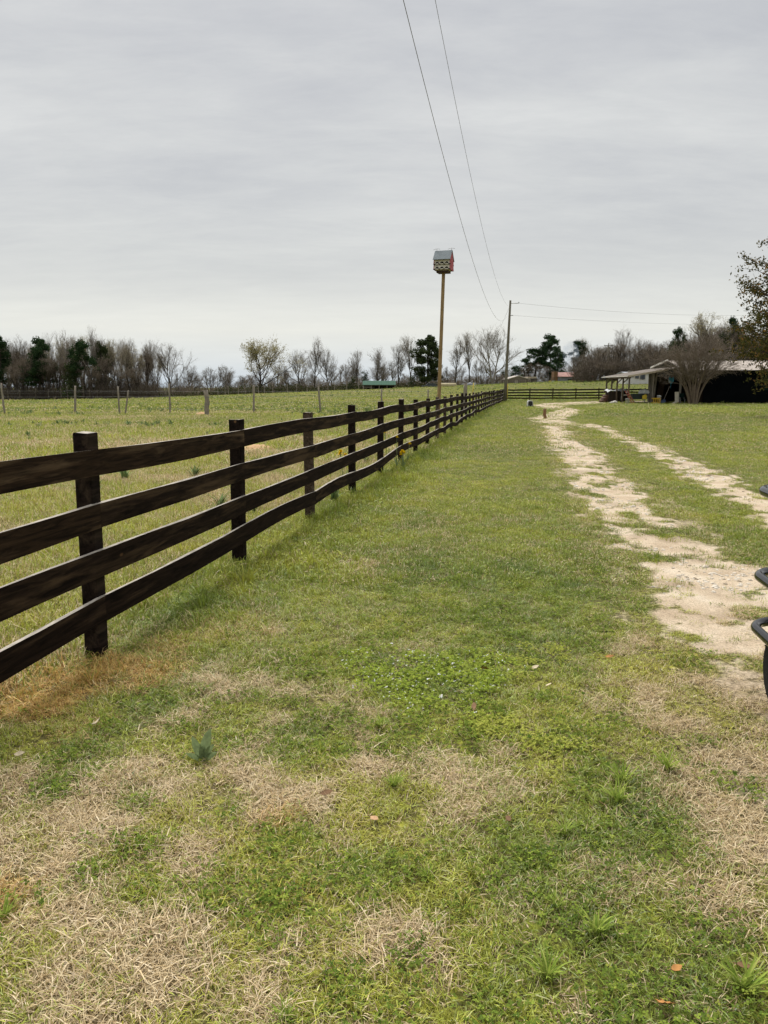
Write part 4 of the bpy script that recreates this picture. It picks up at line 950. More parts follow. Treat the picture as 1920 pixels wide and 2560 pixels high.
for yy in (74.0, 75.9, 77.8, 79.65, 81.5):
    MB().tube([L_(23.25, yy, bz - .2), L_(23.22, yy, 1.3), L_(23.25, yy, 2.58)], [.095, .085, .08], 8).build('lean_to_post', MAT_SHEDPOST, barn)
    if yy > 75: MB().box(L_(23.55, yy, 2.28), (.09, .09, .85), Matrix.Rotation(R(45), 3, 'Y')).build('knee_brace', MAT_SHEDPOST, barn)
MB().box(L_(23.25, 77.75, 2.49), (.10, 8.0, .16)).build('eave_beam', MAT_SHEDPOST, barn)
for xx, ww in ((25.45, .09), (28.05, .16)): MB().box(L_(xx, 73.9, 1.42), (ww, ww, 2.95)).build('front_post', MAT_GREYBOARD, barn)

# things kept under the lean-to and in the open bay
MAT_BUCKET = M('white_bucket_plastic', (.68, .67, .64), .5, .1, 6, .4); MAT_YCRATE = M('yellow_crate_plastic', (.60, .36, .01), .55, .2, 6, .4)
MAT_REDPL = M('faded_red_wood', (.30, .09, .06), .8, .35, 5); MAT_GRNCART = M('dark_green_cart', (.012, .022, .018), .5, .2, 4, .4); MAT_BLUE = M('blue_metal', (.05, .08, .17), .5, .2, 6, .4)
MAT_LBLUE = M('light_blue_plastic', (.05, .27, .40), .5, .1, 6, .4); MAT_TARP = M('grey_tarp', (.42, .43, .43), .6, .25, 2.5, .35, .5); MAT_ROCK = M('pale_rock', (.50, .47, .42), .9, .3, 6, .1, .4)
MAT_BROWNPL = M('brown_plank', (.10, .065, .045), .9, .3, 4); MAT_WBOARD = M('white_board', (.62, .57, .48), .8, .15, 4); MAT_LOG = M('reddish_log', (.09, .05, .035), .9, .4, 5)
def at(px, Y, z=0.): x = PX(px, Y); return Vector((x, Y, tz(x, Y) + z))
t = thing('bucket', 'white plastic bucket standing by the front lean-to post', 'bucket', at(1568.5, 73.6))
MB().lathe([(.15, 0), (.175, .46), (.19, .47), (.19, .50), (.165, .50)], 16).build('body', MAT_BUCKET, t); MB().lathe([(.178, .355), (.181, .36), (.184, .415), (.18, .42)], 16).build('band', MAT_BHTRIM, t)
MB().tube([(.18 * math.cos(a), -.03, .42 + .16 * -math.sin(a) * .9) for a in [math.pi * i / 8 for i in range(9)]], .006, 5).build('handle', MAT_WIRE, t)
t = thing('plank_ladder', 'reddish wooden ladder leaning against the lean-to post', 'ladder', at(1585, 73.4))
a_, b_ = Vector((0, 0, 0)), Vector((-.62, .55, 1.25))
for s in (-.10, .10):
    MB().tube([a_ + Vector((s, -s * .4, 0)), b_ + Vector((s, -s * .4, 0))], .045, 4, smooth=False).build('rail', MAT_REDPL, t)
for i in range(5): c = a_ + (b_ - a_) * (.12 + .19 * i); MB().tube([c + Vector((-.1, .04, 0)), c + Vector((.1, -.04, 0))], .025, 6).build('rung', MAT_WBOARD if i == 4 else MAT_REDPL, t)
t = thing('garden_cart', 'dark green box cart on thin legs under the lean-to', 'cart', at(1597, 75.0))
MB().prism([(-.68, .42), (.68, .42), (.72, .96), (-.72, .96)], 'y', -.35, .35).build('box', MAT_GRNCART, t)
for x in (-.5, .5):
    for y in (-.28, .28): MB().tube([(x, y, 0), (x, y, .45)], .025, 6).build('leg', MAT_GALV, t)
MB().tube([(-.75, 0, .9), (-1.0, 0, 1.0)], .02, 6).build('handle', MAT_GALV, t)
t = thing('mower_hood', 'grey rounded machine hood resting on the green cart', 'machine hood', at(1607, 75.0, .96))
MB().prism([(-.42, 0), (.48, 0), (.52, .12), (.42, .30), (.1, .40), (-.25, .34), (-.38, .15)], 'y', -.25, .25).build('shell', MAT_TARP, t); MB().box((.0, -.255, .2), (.1, .02, .25), Matrix.Rotation(.4, 3, 'Y')).build('decal', MAT_WHITE, t)
t = thing('yellow_can', 'yellow fuel can hung on the front of the green cart', 'can', at(1610.5, 74.4, .45))
MB().prism([(-.18, 0), (.18, 0), (.20, .3), (.12, .40), (.02, .40), (-.1, .34), (-.19, .3)], 'y', -.10, .10).build('body', MAT_YEL, t); MB().tube([(.0, 0, .40), (.10, 0, .47), (.17, 0, .36)], .018, 6).build('handle', MAT_YEL, t); MB().tube([(0, 0, -.44), (0, 0, 0)], .03, 6).build('stand', MAT_GALV, t)
t = thing('yellow_crate', 'yellow plastic crate with open cut-outs on the barn floor edge', 'crate', at(1639.5, 73.7))
for x, y, dx_, dy_ in ((0, -.3, .64, .03), (0, .3, .64, .03), (-.32, 0, .03, .57), (.32, 0, .03, .57)): MB().box((x, y, .09), (dx_, dy_, .18)).box((x, y, .52), (dx_, dy_, .10)).build('side', MAT_YCRATE, t)
for x in (-.29, -.1, .1, .29): MB().box((x, -.3, .32), (.07, .028, .30)).build('slat', MAT_YCRATE, t)
MB().box((0, 0, .03), (.62, .56, .03)).build('floor', MAT_YCRATE, t); MB().box((.0, .05, .25), (.5, .4, .4)).build('contents', MAT_LOG, t)
t = thing('tan_pail', 'tan pail with a white bowl on top behind the yellow crate', 'pail', at(1647, 74.3)); MB().lathe([(.17, 0), (.2, .62), (.18, .62)], 14).build('body', MAT_FASCIA, t); MB().lathe([(.08, .62), (.2, .66), (.22, .74), (.12, .80), (.03, .81)], 14).build('bowl', MAT_WHITE, t)
t = thing('shovel', 'blue-bladed shovel leaning with its handle up inside the barn bay', 'shovel', at(1658, 74.0)); bl = MB(); bl.prism([(-.24, .02), (-.1, -.02), (.12, .05), (.26, .22), (.2, .42), (.0, .42), (-.2, .28)], 'y', -.02, .02); bl.build('blade', MAT_BLUE, t); MB().tube([(.06, 0, .40), (.62, .25, 1.60)], .028, 7).build('handle', MAT_GREYBOARD, t); MB().tube([(.55, .22, 1.58), (.72, .28, 1.64)], .03, 6).build('grip', MAT_GREYBOARD, t)
t = thing('blue_tray', 'light blue plastic tray with notched top hanging in the barn bay', 'tray', at(1675, 75.5, 1.85)); MB().prism([(-.24, .55), (-.2, .70), (-.09, .72), (-.06, .58), (.08, .57), (.12, .70), (.24, .66), (.26, .30), (.1, .06), (.0, 0), (-.12, .06), (-.25, .26)], 'y', -.03, .03).build('shell', MAT_LBLUE, t); MB().tube([(0, 0, 0), (0, .02, -.42)], .02, 6).build('cord', MAT_LBLUE, t); MB().tube([(0, .06, .60), (0, .06, 1.2)], .01, 5).build('hanger', MAT_WIRE, t)
t = thing('white_board', 'pale board with a plank end lying at the foot of the front barn post', 'board', at(1692, 73.5)); MB().box((0, .05, .66), (.36, .04, .95), Matrix.Rotation(-.06, 3, 'Y')).build('panel', MAT_WBOARD, t); MB().box((-.18, -.06, .16), (.62, .06, .17), Matrix.Rotation(-.55, 3, 'Y')).build('plank', MAT_WBOARD, t)
t = thing('leaning_plank', 'wide brown plank leaning deep in the barn bay', 'plank', at(1650, 79.5)); MB().box((0, 0, 1.25), (.62, .05, 2.6), Matrix.Rotation(.14, 3, 'Y')).build('board', MAT_BROWNPL, t); MB().box((.0, -.03, 1.6), (.5, .03, .09), Matrix.Rotation(.14, 3, 'Y')).build('batten', MAT_BROWNPL, t)
t = thing('covered_pile', 'pile of dark goods under a crumpled pale tarp in the lean-to', 'pile', at(1538, 78.6)); rg = random.Random(5); n = 9; mb = MB()
for i in range(n):
    for j in range(5): mb.v.append((-1.05 + 2.3 * i / (n - 1), -.8 + .4 * j, 1.28 + rg.uniform(-.1, .08) - (.16 if j in (0, 4) else 0) - (.14 if i in (0, n - 1) else 0)))
for i in range(n - 1):
    for j in range(4): mb.f.append((i * 5 + j, i * 5 + 5 + j, i * 5 + 6 + j, i * 5 + 1 + j)); mb.m.append(0); mb.sm.append(False)
mb.build('tarp', MAT_TARP, t); MB().prism([(-.9, 0), (1.1, 0), (1.05, 1.1), (.4, 1.15), (-.8, 1.1)], 'y', -.65, .65).build('goods', MAT_INT, t); MB().tube([(.45, -.72, .2), (.5, -.7, 1.1)], .12, 8).build('roll', MAT_TARP, t); MB().box((.9, -.7, .75), (.7, .1, .12)).build('beam', MAT_WBOARD, t)
t = thing('log_heap', 'low reddish brown heap of logs at the far lean-to corner', 'log pile', at(1514, 79.0))
for i, (x, z) in enumerate([(-.35, .13), (0, .14), (.34, .13), (-.17, .38), (.16, .38), (0, .62)]): MB().tube([(x, -.9, z), (x + .04, .9, z)], .14, 8).build('log', MAT_LOG, t)
for i, (px, r_, lab) in enumerate([(1531, .20, 'pale rock under the lean-to, left of the pair'), (1537.5, .26, 'largest pale rock in front of the lean-to posts'), (1524.5, .12, 'smallest flat pale rock by the second lean-to post'), (1542.5, .13, 'small pale rock right of the largest one')]):
    mb = MB(); rg = random.Random(i); prof = [(.5, 0), (.95, .25), (1, .6), (.7, 1.0), (.25, 1.2)]
    for rr_, zz in prof:
        for q_ in range(9): a = q_ * .698; f_ = rg.uniform(.82, 1.15); mb.v.append((rr_ * r_ * f_ * math.cos(a), rr_ * r_ * f_ * math.sin(a), zz * r_ * rg.uniform(.9, 1.1) - .02))
    for a in range(4):
        for q_ in range(9): mb.f.append((a * 9 + q_, a * 9 + (q_ + 1) % 9, a * 9 + 9 + (q_ + 1) % 9, a * 9 + 9 + q_)); mb.m.append(0); mb.sm.append(False)
    mb.f.append(tuple(36 + q_ for q_ in range(9))); mb.m.append(0); mb.sm.append(False)
    tag(mb.build('rock', MAT_ROCK, None, at(px, 74.6)), lab, 'rock', 'pale rocks by the lean-to')
t = thing('folding_chair', 'dark folding chair beside the bare multi-stemmed tree at the barn', 'chair', at(1706, 73.6))
MB().box((0, 0, .45), (.45, .42, .04)).build('seat', MAT_BARNGREEN, t); MB().box((0, .22, .8), (.45, .04, .4)).build('backrest', MAT_BARNGREEN, t)
for x in (-.2, .2):
    MB().tube([(x, -.22, 0), (x, .22, .62), (x, .24, 1.0)], .02, 6).build('leg', MAT_GALV, t); MB().tube([(x, .24, 0), (x, -.18, .45)], .02, 6).build('leg', MAT_GALV, t)

# ------------------------------------------------------------------ far buildings
MAT_TANWALL = M('tan_siding', (.30, .25, .20), .85, .1, 2); MAT_GREYTIN = M('grey_tin', (.25, .26, .28), .6, .25, 1.5, .3); MAT_REDROOF = M('rusty_red_roof', (.30, .155, .125), .7, .3, 1.2); MAT_GREENROOF = M('green_metal_roof', (.045, .10, .07), .85, .12, 1.5, .08)
MAT_SHADE = M('dark_opening', (.02, .018, .016), .9, .2); MAT_HOUSEW = M('white_house_siding', (.62, .60, .57), .8, .08, 2); MAT_GLASS = M('window_glass', (.03, .035, .04), .1, .1, 2, .6); MAT_TRIM = M('cream_trim', (.55, .50, .42), .7, .1, 3)
def gable_house(name, label, px0, px1, Y, py_eave, py_ridge, py_base, depth, wall, roof, ridge_along='y', cat='house', over=.25, trim=MAT_TRIM):
    x0, x1 = PX(px0, Y), PX(px1, Y); cx = (x0 + x1) / 2; hw = (x1 - x0) / 2; gz = tz(cx, Y + depth / 2); ze = W(0, py_eave, Y).z - gz; zr = W(0, py_ridge, Y).z - gz
    t = thing(name, label, cat, (cx, Y, gz))
    if ridge_along == 'y':
        MB().prism([(-hw, -1), (hw, -1), (hw, ze), (0, zr - .06), (-hw, ze)], 'y', 0, depth).build('wall', wall, t)
        for s in (-1, 1):
            sl = (zr - ze) / hw; e = (s * (hw + over), ze - over * sl); m_ = MB(); m_.prism([(0, zr), e, (e[0], e[1] + .1), (0, zr + .1)], 'y', -over, depth + over); m_.build('roof_panel', roof, t)
            m_ = MB(); m_.prism([(0, zr - .10), (e[0], e[1] - .10), (e[0], e[1] + .09), (0, zr + .09)], 'y', -over - .06, -over - .003); m_.build('rake_board', trim, t)
    else:
        MB().prism([(0, -1), (depth, -1), (depth, ze), (depth / 2, zr - .06), (0, ze)], 'x', -hw, hw).build('wall', wall, t)
        sl = (zr - ze) / (depth / 2)
        for s in (-1, 1):
            e = (depth / 2 + s * (depth / 2 + over), ze - over * sl); m_ = MB(); m_.prism([(depth / 2, zr), e, (e[0], e[1] + .1), (depth / 2, zr + .1)], 'x', -hw - over, hw + over); m_.build('roof_panel', roof, t)
    return t, hw, ze, zr
t, hw, ze, zr = gable_house('tan_house', 'tan gabled outbuilding beyond the cross fence, right of the utility pole', 1269, 1321, 190, 947.5, 939.5, 964, 8, MAT_TANWALL, MAT_METALROOF)
MB().prism([(hw, -1), (hw + 1.7, -1), (hw + 1.7, ze + .05), (hw, ze + .05)], 'y', 1.5, 7).build('side_wing', MAT_DARKWOOD, t); MB().box((hw + .95, 4.2, ze + .35), (2.2, 6.2, .45)).build('wing_roof', MAT_FASCIA, t); MB().box((-hw * .2, -.02, ze - 1.0), (.9, .05, 1.2)).build('door', MAT_TRIM, t)
t, hw, ze, zr = gable_house('tin_barn', 'grey tin barn with rusty red roof in the distance', 1393, 1440, 190, 941.5, 931, 958, 6, MAT_GREYTIN, MAT_REDROOF, 'x', 'barn')
MB().box((.9, -.04, ze - .75), (1.6, .06, .3)).build('slot_window', MAT_SHADE, t); MB().box((-hw - .5, 1.5, 1.2), (.9, 3, ze * 1.0 + 1.2)).build('side_shed', MAT_STUMP, t); MB().box((hw + .7, 2, ze * .5 - .4), (1.4, 3, ze * .8)).build('lean_wing', MAT_GREYTIN, t); MB().box((hw + .75, 1.95, ze * .92 - .35), (1.7, 3.4, .1), Matrix.Rotation(.15, 3, 'Y')).build('wing_roof', MAT_GREYTIN, t)
t, hw, ze, zr = gable_house('white_house', 'white low house seen through the lean-to posts', 1562, 1640, 124, 934, 930.5, 954, 4, MAT_HOUSEW, MAT_GREYTIN, 'x', 'house')
for px, w_, h_, z_ in ((1572.5, .7, .85, .6), (1578.5, .35, .7, .6), (1589.5, .6, 1.1, .35), (1601, .5, 1.3, .25), (1606.5, .4, 1.3, .25)):
    x = PX(px, 124) - t.location.x; zc2 = W(0, 952, 124).z - t.location.z
    wn = MB().box((x, -.03, zc2 + z_ + h_ / 2), (w_ + .14, .05, h_ + .14)).build('window', MAT_TRIM, t); MB().box((x, -.065, zc2 + z_ + h_ / 2), (w_, .02, h_)).build('pane', MAT_GLASS, wn)
Y = 165.0; x0, x1 = PX(909, Y), PX(987, Y); cx = (x0 + x1) / 2; gz = tz(cx, Y); t = thing('field_shed', 'open-fronted field shed with green metal roof at the pasture edge', 'shed', (cx, Y, gz)); hw = (x1 - x0) / 2
zt, zb_ = W(0, 955.5, Y).z - gz, W(0, 963, Y).z - gz
rib_sheet((-hw - .2, -.3, zb_), (hw + .2, -.3, zb_), (-hw - .2, 3.2, zt + .25), (hw + .2, 3.2, zt + .25), .08, 14, MAT_GREENROOF, 'roof', t)
MB().box((0, 3.1, zt * .5), (2 * hw, .1, zt)).build('back_wall', MAT_SHADE, t)
for x in np.linspace(-hw, hw, 5): MB().box((x, 0, zb_ / 2 - .3), (.14, .14, zb_ + .6)).build('post', MAT_GREYWOOD, t)
MB().box((-hw * .72, .02, zb_ * .55), (1.6, .06, .12)).build('rail', MAT_GREYWOOD, t); MB().box((-hw * .45, 1.2, zb_ * .35), (1.0, .8, zb_ * .7)).build('feed_box', MAT_DARKWOOD, t); MB().box((0, -.02, zb_ - .08), (2 * hw, .08, .16)).build('header', MAT_DARKWOOD, t)
MAT_TANK = M('pale_tan_tank', (.47, .40, .24), .7, .15, 2, .3)
Y = 150.0; g = at(1119, Y); t = thing('storage_tank', 'long tan cylinder tank lying at the pasture edge right of the birdhouse pole', 'tank', g); zc = W(0, 963, Y).z - g.z; hl = (PX(1138, Y) - PX(1098, Y)) / 2; rr_ = .42
MB().lathe([(rr_ * .5, -hl - .12), (rr_ * .9, -hl - .04), (rr_, -hl), (rr_, hl), (rr_ * .9, hl + .04), (rr_ * .5, hl + .12)], 16, axis='x', c=(0, 0, zc)).build('shell', MAT_TANK, t)
for s in (-.7, -.25, .25, .7): MB().lathe([(rr_ + .01, s * hl - .03), (rr_ + .025, s * hl), (rr_ + .01, s * hl + .03)], 16, axis='x', c=(0, 0, zc)).build('band', MAT_FASCIA, t)
for s in (-.6, .6): MB().box((s * hl, 0, zc / 2 - rr_ * .4 - .1), (.15, .6, zc - rr_ + .35)).build('cradle', MAT_DARKWOOD, t)
MAT_CARP = M('dark_blue_car_paint', (.035, .045, .06), .3, .1, 3, .6)
Y = 158.0; g = at(1078, Y); t = thing('parked_car', 'dark low car parked left of the birdhouse pole at the pasture edge', 'car', g); zo = W(0, 968, Y).z - g.z - .45
MB().prism([(-1.9, .3 + zo), (1.9, .3 + zo), (1.9, .75 + zo), (1.1, .85 + zo), (.6, 1.2 + zo), (-.7, 1.22 + zo), (-1.2, .86 + zo), (-1.9, .78 + zo)], 'y', -.8, .8).build('body', MAT_CARP, t)
MB().prism([(.95, .88 + zo), (.55, 1.15 + zo), (-.65, 1.17 + zo), (-1.05, .88 + zo)], 'y', -.82, -.79).build('side_window', MAT_GLASS, t)
for x in (-1.2, 1.2): MB().lathe([(.3, -.1), (.32, 0), (.3, .1)], 14, axis='y', c=(x, -.78, .32 + zo)).build('wheel', MAT_RUBBER, t)
Y = 150.0; g = at(1174, Y); t = thing('white_tank', 'small whitish upright water tank behind the thick grey post', 'tank', g); zt = W(0, 957, Y).z - g.z
MB().lathe([(.46, -.2), (.5, .1), (.5, zt - .15), (.40, zt - .05), (.15, zt)], 14).build('shell', MAT_GREYTIN, t); MB().lathe([(.12, zt), (.14, zt + .05), (.10, zt + .08)], 10).build('lid', MAT_WHITE, t)
t = thing('white_cabinet', 'white box standing beside the small water tank', 'box', at(1184.5, 151)); zt = W(0, 957, 151).z - t.location.z
MB().box((0, 0, zt / 2 - .1), (.42, .4, zt + .2)).build('case', MAT_WHITE, t); MB().box((0, 0, zt + .03), (.5, .48, .06)).build('cap', MAT_GREYTIN, t)
MAT_TRED = M('tractor_red', (.42, .05, .03), .4, .15, 3, .5)
Y = 186.0; g = at(1467, Y); t = thing('tractor', 'dark and red tractor with canopy parked before the right wood', 'tractor', g); zo = max(0, W(0, 957, Y).z - g.z - .1)
MB().prism([(-.3, .8 + zo), (1.25, .7 + zo), (1.3, 1.35 + zo), (-.2, 1.5 + zo)], 'y', -.35, .35).build('hood', MAT_TRED, t); MB().box((-.6, 0, .85 + zo), (.9, .8, .6)).build('seat_platform', MAT_BLACK, t)
for x, r_ in ((-.75, .72), (.95, .45)):
    for y in (-.6, .6): MB().lathe([(r_ * .5, -.16), (r_ * .95, -.18), (r_, -.1), (r_, .1), (r_ * .95, .18), (r_ * .5, .16)], 18, axis='y', c=(x, y, r_ + zo * .4)).build('wheel', MAT_RUBBER, t)
for x in (-1.05, -.1): MB().tube([(x, -.4, .9 + zo), (x, -.4, 1.95 + zo)], .05, 6).build('canopy_post', MAT_BLACK, t)
MB().box((-.55, 0, 2.0 + zo), (1.6, 1.1, .10)).build('canopy', MAT_GREENROOF, t); MB().box((1.5, 0, .5 + zo), (.35, 1.2, .4)).build('loader_bucket', MAT_BLACK, t)
for px, c, lab in ((1453, MAT_TRED, 'small red drum beside the tractor'), (1373.5, MAT_YEL, 'small yellow bucket left of the tin barn'), (1381, MAT_BUCKET, 'small white bucket left of the tin barn, next to a yellow one'), (1355, MAT_TARP, 'small pale heap in the pasture left of the tin barn')):
    Y = 175.; g = at(px, Y); zt = max(.3, W(0, 952 if px != 1355 else 957, Y).z - g.z); t = thing('farm_drum', lab, 'drum', g); MB().lathe([(.26, 0), (.29, zt * .1), (.28, zt * .5), (.29, zt * .9), (.25, zt)], 12).build('shell', c, t); MB().lathe([(.20, zt), (.22, zt + .04), (.18, zt + .06)], 12).build('lid', c, t)
Y = 172.0; g = at(1515, Y); zt = W(0, 858, Y).z - g.z; t = thing('distant_utility_pole', 'distant utility pole with cross-arm in front of the right wood', 'utility pole', g)
MB().tube([(0, 0, -.3), (0, 0, zt)], [.17, .12], 8).build('shaft', MAT_POLE, t); hw = (PX(1526, Y) - PX(1504, Y)) / 2; MB().box((0, -.18, zt - .55), (2 * hw, .14, .16)).build('cross_arm', MAT_POLE, t)
for s in (-.9, 0, .9): MB().lathe([(.05, zt - .47), (.09, zt - .4), (.04, zt - .3)], 8, c=(s * hw, -.18, 0)).build('insulator', MAT_PORC, t)
# plank fence of the far yard
rg = random.Random(12); Y = 170.0; xs0, xs1 = PX(1200, Y), PX(1388, Y); g = Vector((xs0, Y, tz(xs0, Y))); t = thing('picket_fence', 'distant grey picket fence in front of the tan outbuilding', 'fence', g); n = 62; MPK = [MB().box((0, 0, .75), (.12, .03, 1.5)).mesh('picket', m_) for m_ in (MAT_GREYWOOD, MAT_DARKWOOD)]
for i in range(n):
    x = xs0 + (xs1 - xs0) * i / n; o = obj('picket', MPK[rg.random() < .6], t, Vector((x, Y, tz(x, Y) + .0)) - g, (0, rg.gauss(0, .02), 0)); hh = max(.6, (W(0, 954.5 + rg.uniform(-1.5, 2.5), Y).z - tz(x, Y)) / 1.5); o.scale = (1, 1, hh)
for z in (.4, 1.0):
    m_ = MB(); m_.tube([Vector((x, Y + .05, tz(x, Y) + z)) - g for x in np.linspace(xs0, xs1, 14)], .05, 4, smooth=False); m_.build('rail', MAT_DARKWOOD, t)

# ------------------------------------------------------------------ trees
def perp(d, rng):
    a = d.orthogonal().normalized(); b = d.cross(a); t = rng.uniform(0, 2 * math.pi); return a * math.cos(t) + b * math.sin(t)
def grow_bare(seed, H, first, nlimb, spread, levels=(6, 6, 4), rtrunk=.02, up=.10, limb_len=.5, multi=1, twig_r=.018, top_bias=.18):
    """returns (trunk MB, twig MB, tips): trunk and main limbs, then boughs and twigs"""
    rng = random.Random(seed); tm, cm, tips = MB(), MB(), []
    def path(p, d, L, n, wob, upf):
        pts = [p.copy()]
        for i in range(n):
            d = (d + Vector((rng.gauss(0, wob), rng.gauss(0, wob), rng.gauss(0, wob) + upf))).normalized(); p = p + d * (L / n); pts.append(p.copy())
        return pts
    def twigs(p, d, L, r, lev):
        n = 3 if lev == 0 else 2; pts = path(p, d, L, n, .16, up); (tm if lev == 0 else cm).tube(pts, [r * (1 - .55 * i / n) for i in range(n + 1)], 4 if lev == 0 else 3, cap=False, smooth=False)
        if lev >= len(levels) - 1: tips.append((pts[-1], (pts[-1] - pts[-2]).normalized())); return
        for k in range(levels[lev + 1]):
            t = rng.uniform(.25, 1.0); i = min(n - 1, int(t * n)); f = t * n - i; q = pts[i].lerp(pts[i + 1], f); dd = (pts[i + 1] - pts[i]).normalized()
            ang = rng.uniform(.35, .95); nd = (dd * math.cos(ang) + perp(dd, rng) * math.sin(ang)).normalized()
            twigs(q, nd, L * rng.uniform(.45, .72), max(twig_r * .55, r * .5), lev + 1)
    for s in range(multi):
        lean = Vector((0, 0, 1)) if multi == 1 else Vector((math.cos(s * 6.283 / multi + rng.uniform(-.3, .3)) * spread * .55, math.sin(s * 6.283 / multi) * spread * .55, 1)).normalized()
        rt = H * rtrunk * (1 if multi == 1 else .6)
        tp = path(Vector((0, 0, -.2)), lean, H * .88, 8, .05, .02); tm.tube(tp, [rt * (1.25 - 1.1 * (i / 8) ** .8) + .012 for i in range(9)], 7, cap=False)
        for k in range(nlimb):
            t = first + (1 - first) * (k + rng.random()) / nlimb; i = min(7, int(t * 8)); f = t * 8 - i; q = tp[i].lerp(tp[i + 1], f); dd = (tp[i + 1] - tp[i]).normalized()
            ang = spread * rng.uniform(.7, 1.25) * (1.15 - .55 * t); nd = (dd * math.cos(ang) + perp(dd, rng) * math.sin(ang)).normalized(); L = H * limb_len * (1.0 - .62 * (t - first) / (1 - first) + top_bias) * rng.uniform(.8, 1.15)
            lp = path(q, nd, L, 5, .10, up); r = rt * (.62 - .42 * t) + .01
            tm.tube(lp, [r * (1 - .7 * j / 5) for j in range(6)], 5, cap=False)
            for j in range(levels[0]):
                u = rng.uniform(.22, 1.0); a = min(4, int(u * 5)); fb = u * 5 - a; p2 = lp[a].lerp(lp[a + 1], fb); d2 = (lp[a + 1] - lp[a]).normalized(); ag = rng.uniform(.3, .85)
                twigs(p2, (d2 * math.cos(ag) + perp(d2, rng) * math.sin(ag)).normalized(), L * rng.uniform(.32, .55), max(twig_r, r * .4), 0)
    return tm, cm, tips
MAT_BARK = M('grey_bark', (.075, .065, .053), .9, .3, 3, .1); MAT_TWIG = M('grey_brown_twigs', (.235, .205, .17), .9, .2, 2, .1); MAT_TWIGB = M('brown_twigs', (.20, .162, .125), .9, .25, 2, .1); MAT_TWIGP = M('pale_twigs', (.33, .285, .22), .9, .2, 2, .1)
MAT_BRUSH = M('dark_brush', (.095, .076, .058), .9, .3, 1.5, .1)
MAT_BARKD = M('dark_bark', (.055, .045, .038), .9, .3, 3, .1); MAT_MYRTLE = M('crape_myrtle_bark', (.20, .155, .115), .85, .3, 6, .1, 0, (5, 5, .7)); MAT_BARKP = M('pale_limb_bark', (.24, .215, .18), .9, .3, 3, .1)
MAT_BUD = leaf_mat('olive_buds', [(0, (.27, .23, .10)), (.5, (.36, .32, .15)), (1, (.47, .43, .22))], .2)
MAT_NEEDLE = leaf_mat('pine_needles', [(0, (.016, .034, .016)), (.6, (.034, .064, .028)), (1, (.07, .105, .042))], .12)
MAT_NEEDLEB = leaf_mat('cedar_foliage', [(0, (.022, .034, .014)), (.6, (.045, .062, .024)), (1, (.085, .10, .04))], .12)
MAT_RUSSET = leaf_mat('dull_evergreen_leaf', [(0, (.035, .040, .014)), (.5, (.095, .095, .032)), (.8, (.16, .125, .04)), (1, (.28, .15, .05))], .2)
def leaf_cloud(pts, size, seed, mat, name='crown', flat=.0):
    r_ = random.Random(seed); V = []; Fc = []; A = []
    for p in pts:
        s = size * r_.uniform(.6, 1.3); u = Vector((r_.gauss(0, 1), r_.gauss(0, 1), r_.gauss(0, 1))).normalized(); v = u.orthogonal().normalized(); v = (v * math.cos(1.7) + u.cross(v) * math.sin(r_.uniform(0, 6.28))).normalized(); o = len(V)
        V += [p - u * s * .5, p + v * s * .22, p + u * s * .5, p - v * s * .22]; Fc.append((o, o + 1, o + 2, o + 3)); A += [r_.random()] * 4
    me = bpy.data.meshes.new(name); me.from_pydata(V, [], Fc); me.materials.append(mat); put_attr(me, 'rnd', A); me.update(); return me
PROTO = {}
def proto_bare(key, bark=MAT_BARK, twig=MAT_TWIG, buds=None, **kw):
    tm, cm, tips = grow_bare(**kw); top = sorted(v[2] for v in cm.v)[int(len(cm.v) * .985)]; rad = sorted(math.hypot(v[0], v[1]) for v in cm.v)[int(len(cm.v) * .90)]
    parts = [('trunk', tm.mesh('trunk', bark)), ('crown', cm.mesh('crown', twig))]
    if buds:
        r_ = random.Random(1); pts = [p + d * r_.uniform(-.9, .15) + Vector((r_.gauss(0, .12), r_.gauss(0, .12), r_.gauss(0, .12))) for p, d in tips for _ in range(buds[1])]
        parts.append(('buds', leaf_cloud(pts, buds[2], 4, buds[0], 'buds')))
    PROTO[key] = (parts, top, rad)
proto_bare('vase_a', seed=1, H=12, first=.13, nlimb=14, spread=.75, up=.13)
proto_bare('vase_b', seed=2, H=12, first=.12, nlimb=13, spread=.66, up=.14, limb_len=.54)
proto_bare('round', seed=3, H=12, first=.20, nlimb=14, spread=.85, up=.11, limb_len=.60)
proto_bare('tall', seed=4, H=14, first=.30, nlimb=13, spread=.62, up=.13, limb_len=.38)
proto_bare('tall_pale', bark=MAT_BARK, twig=MAT_TWIGP, seed=5, H=14, first=.26, nlimb=14, spread=.60, up=.15, limb_len=.42)
proto_bare('brown', twig=MAT_TWIGB, bark=MAT_BARKD, seed=6, H=12, first=.20, nlimb=13, spread=.70, up=.12, limb_len=.5)
proto_bare('brown_b', twig=MAT_TWIGB, bark=MAT_BARKD, seed=16, H=12, first=.30, nlimb=13, spread=.55, up=.15, limb_len=.45)
proto_bare('small', seed=7, H=6, first=.15, nlimb=10, spread=.85, up=.08, limb_len=.6, levels=(6, 5, 3), twig_r=.022)
proto_bare('forked', bark=MAT_BARKP, twig=MAT_TWIG, seed=8, H=13, first=.25, nlimb=10, spread=.85, up=.11, limb_len=.52, multi=2, rtrunk=.035)
proto_bare('budding', bark=MAT_BARKD, twig=MAT_TWIGP, seed=9, H=12, first=.18, nlimb=15, spread=.85, up=.09, limb_len=.60, buds=(MAT_BUD, 3, .30), rtrunk=.024)
proto_bare('budding_tall', bark=MAT_BARKD, twig=MAT_TWIGP, seed=19, H=13, first=.35, nlimb=12, spread=.55, up=.13, limb_len=.4, buds=(MAT_BUD, 1, .22))
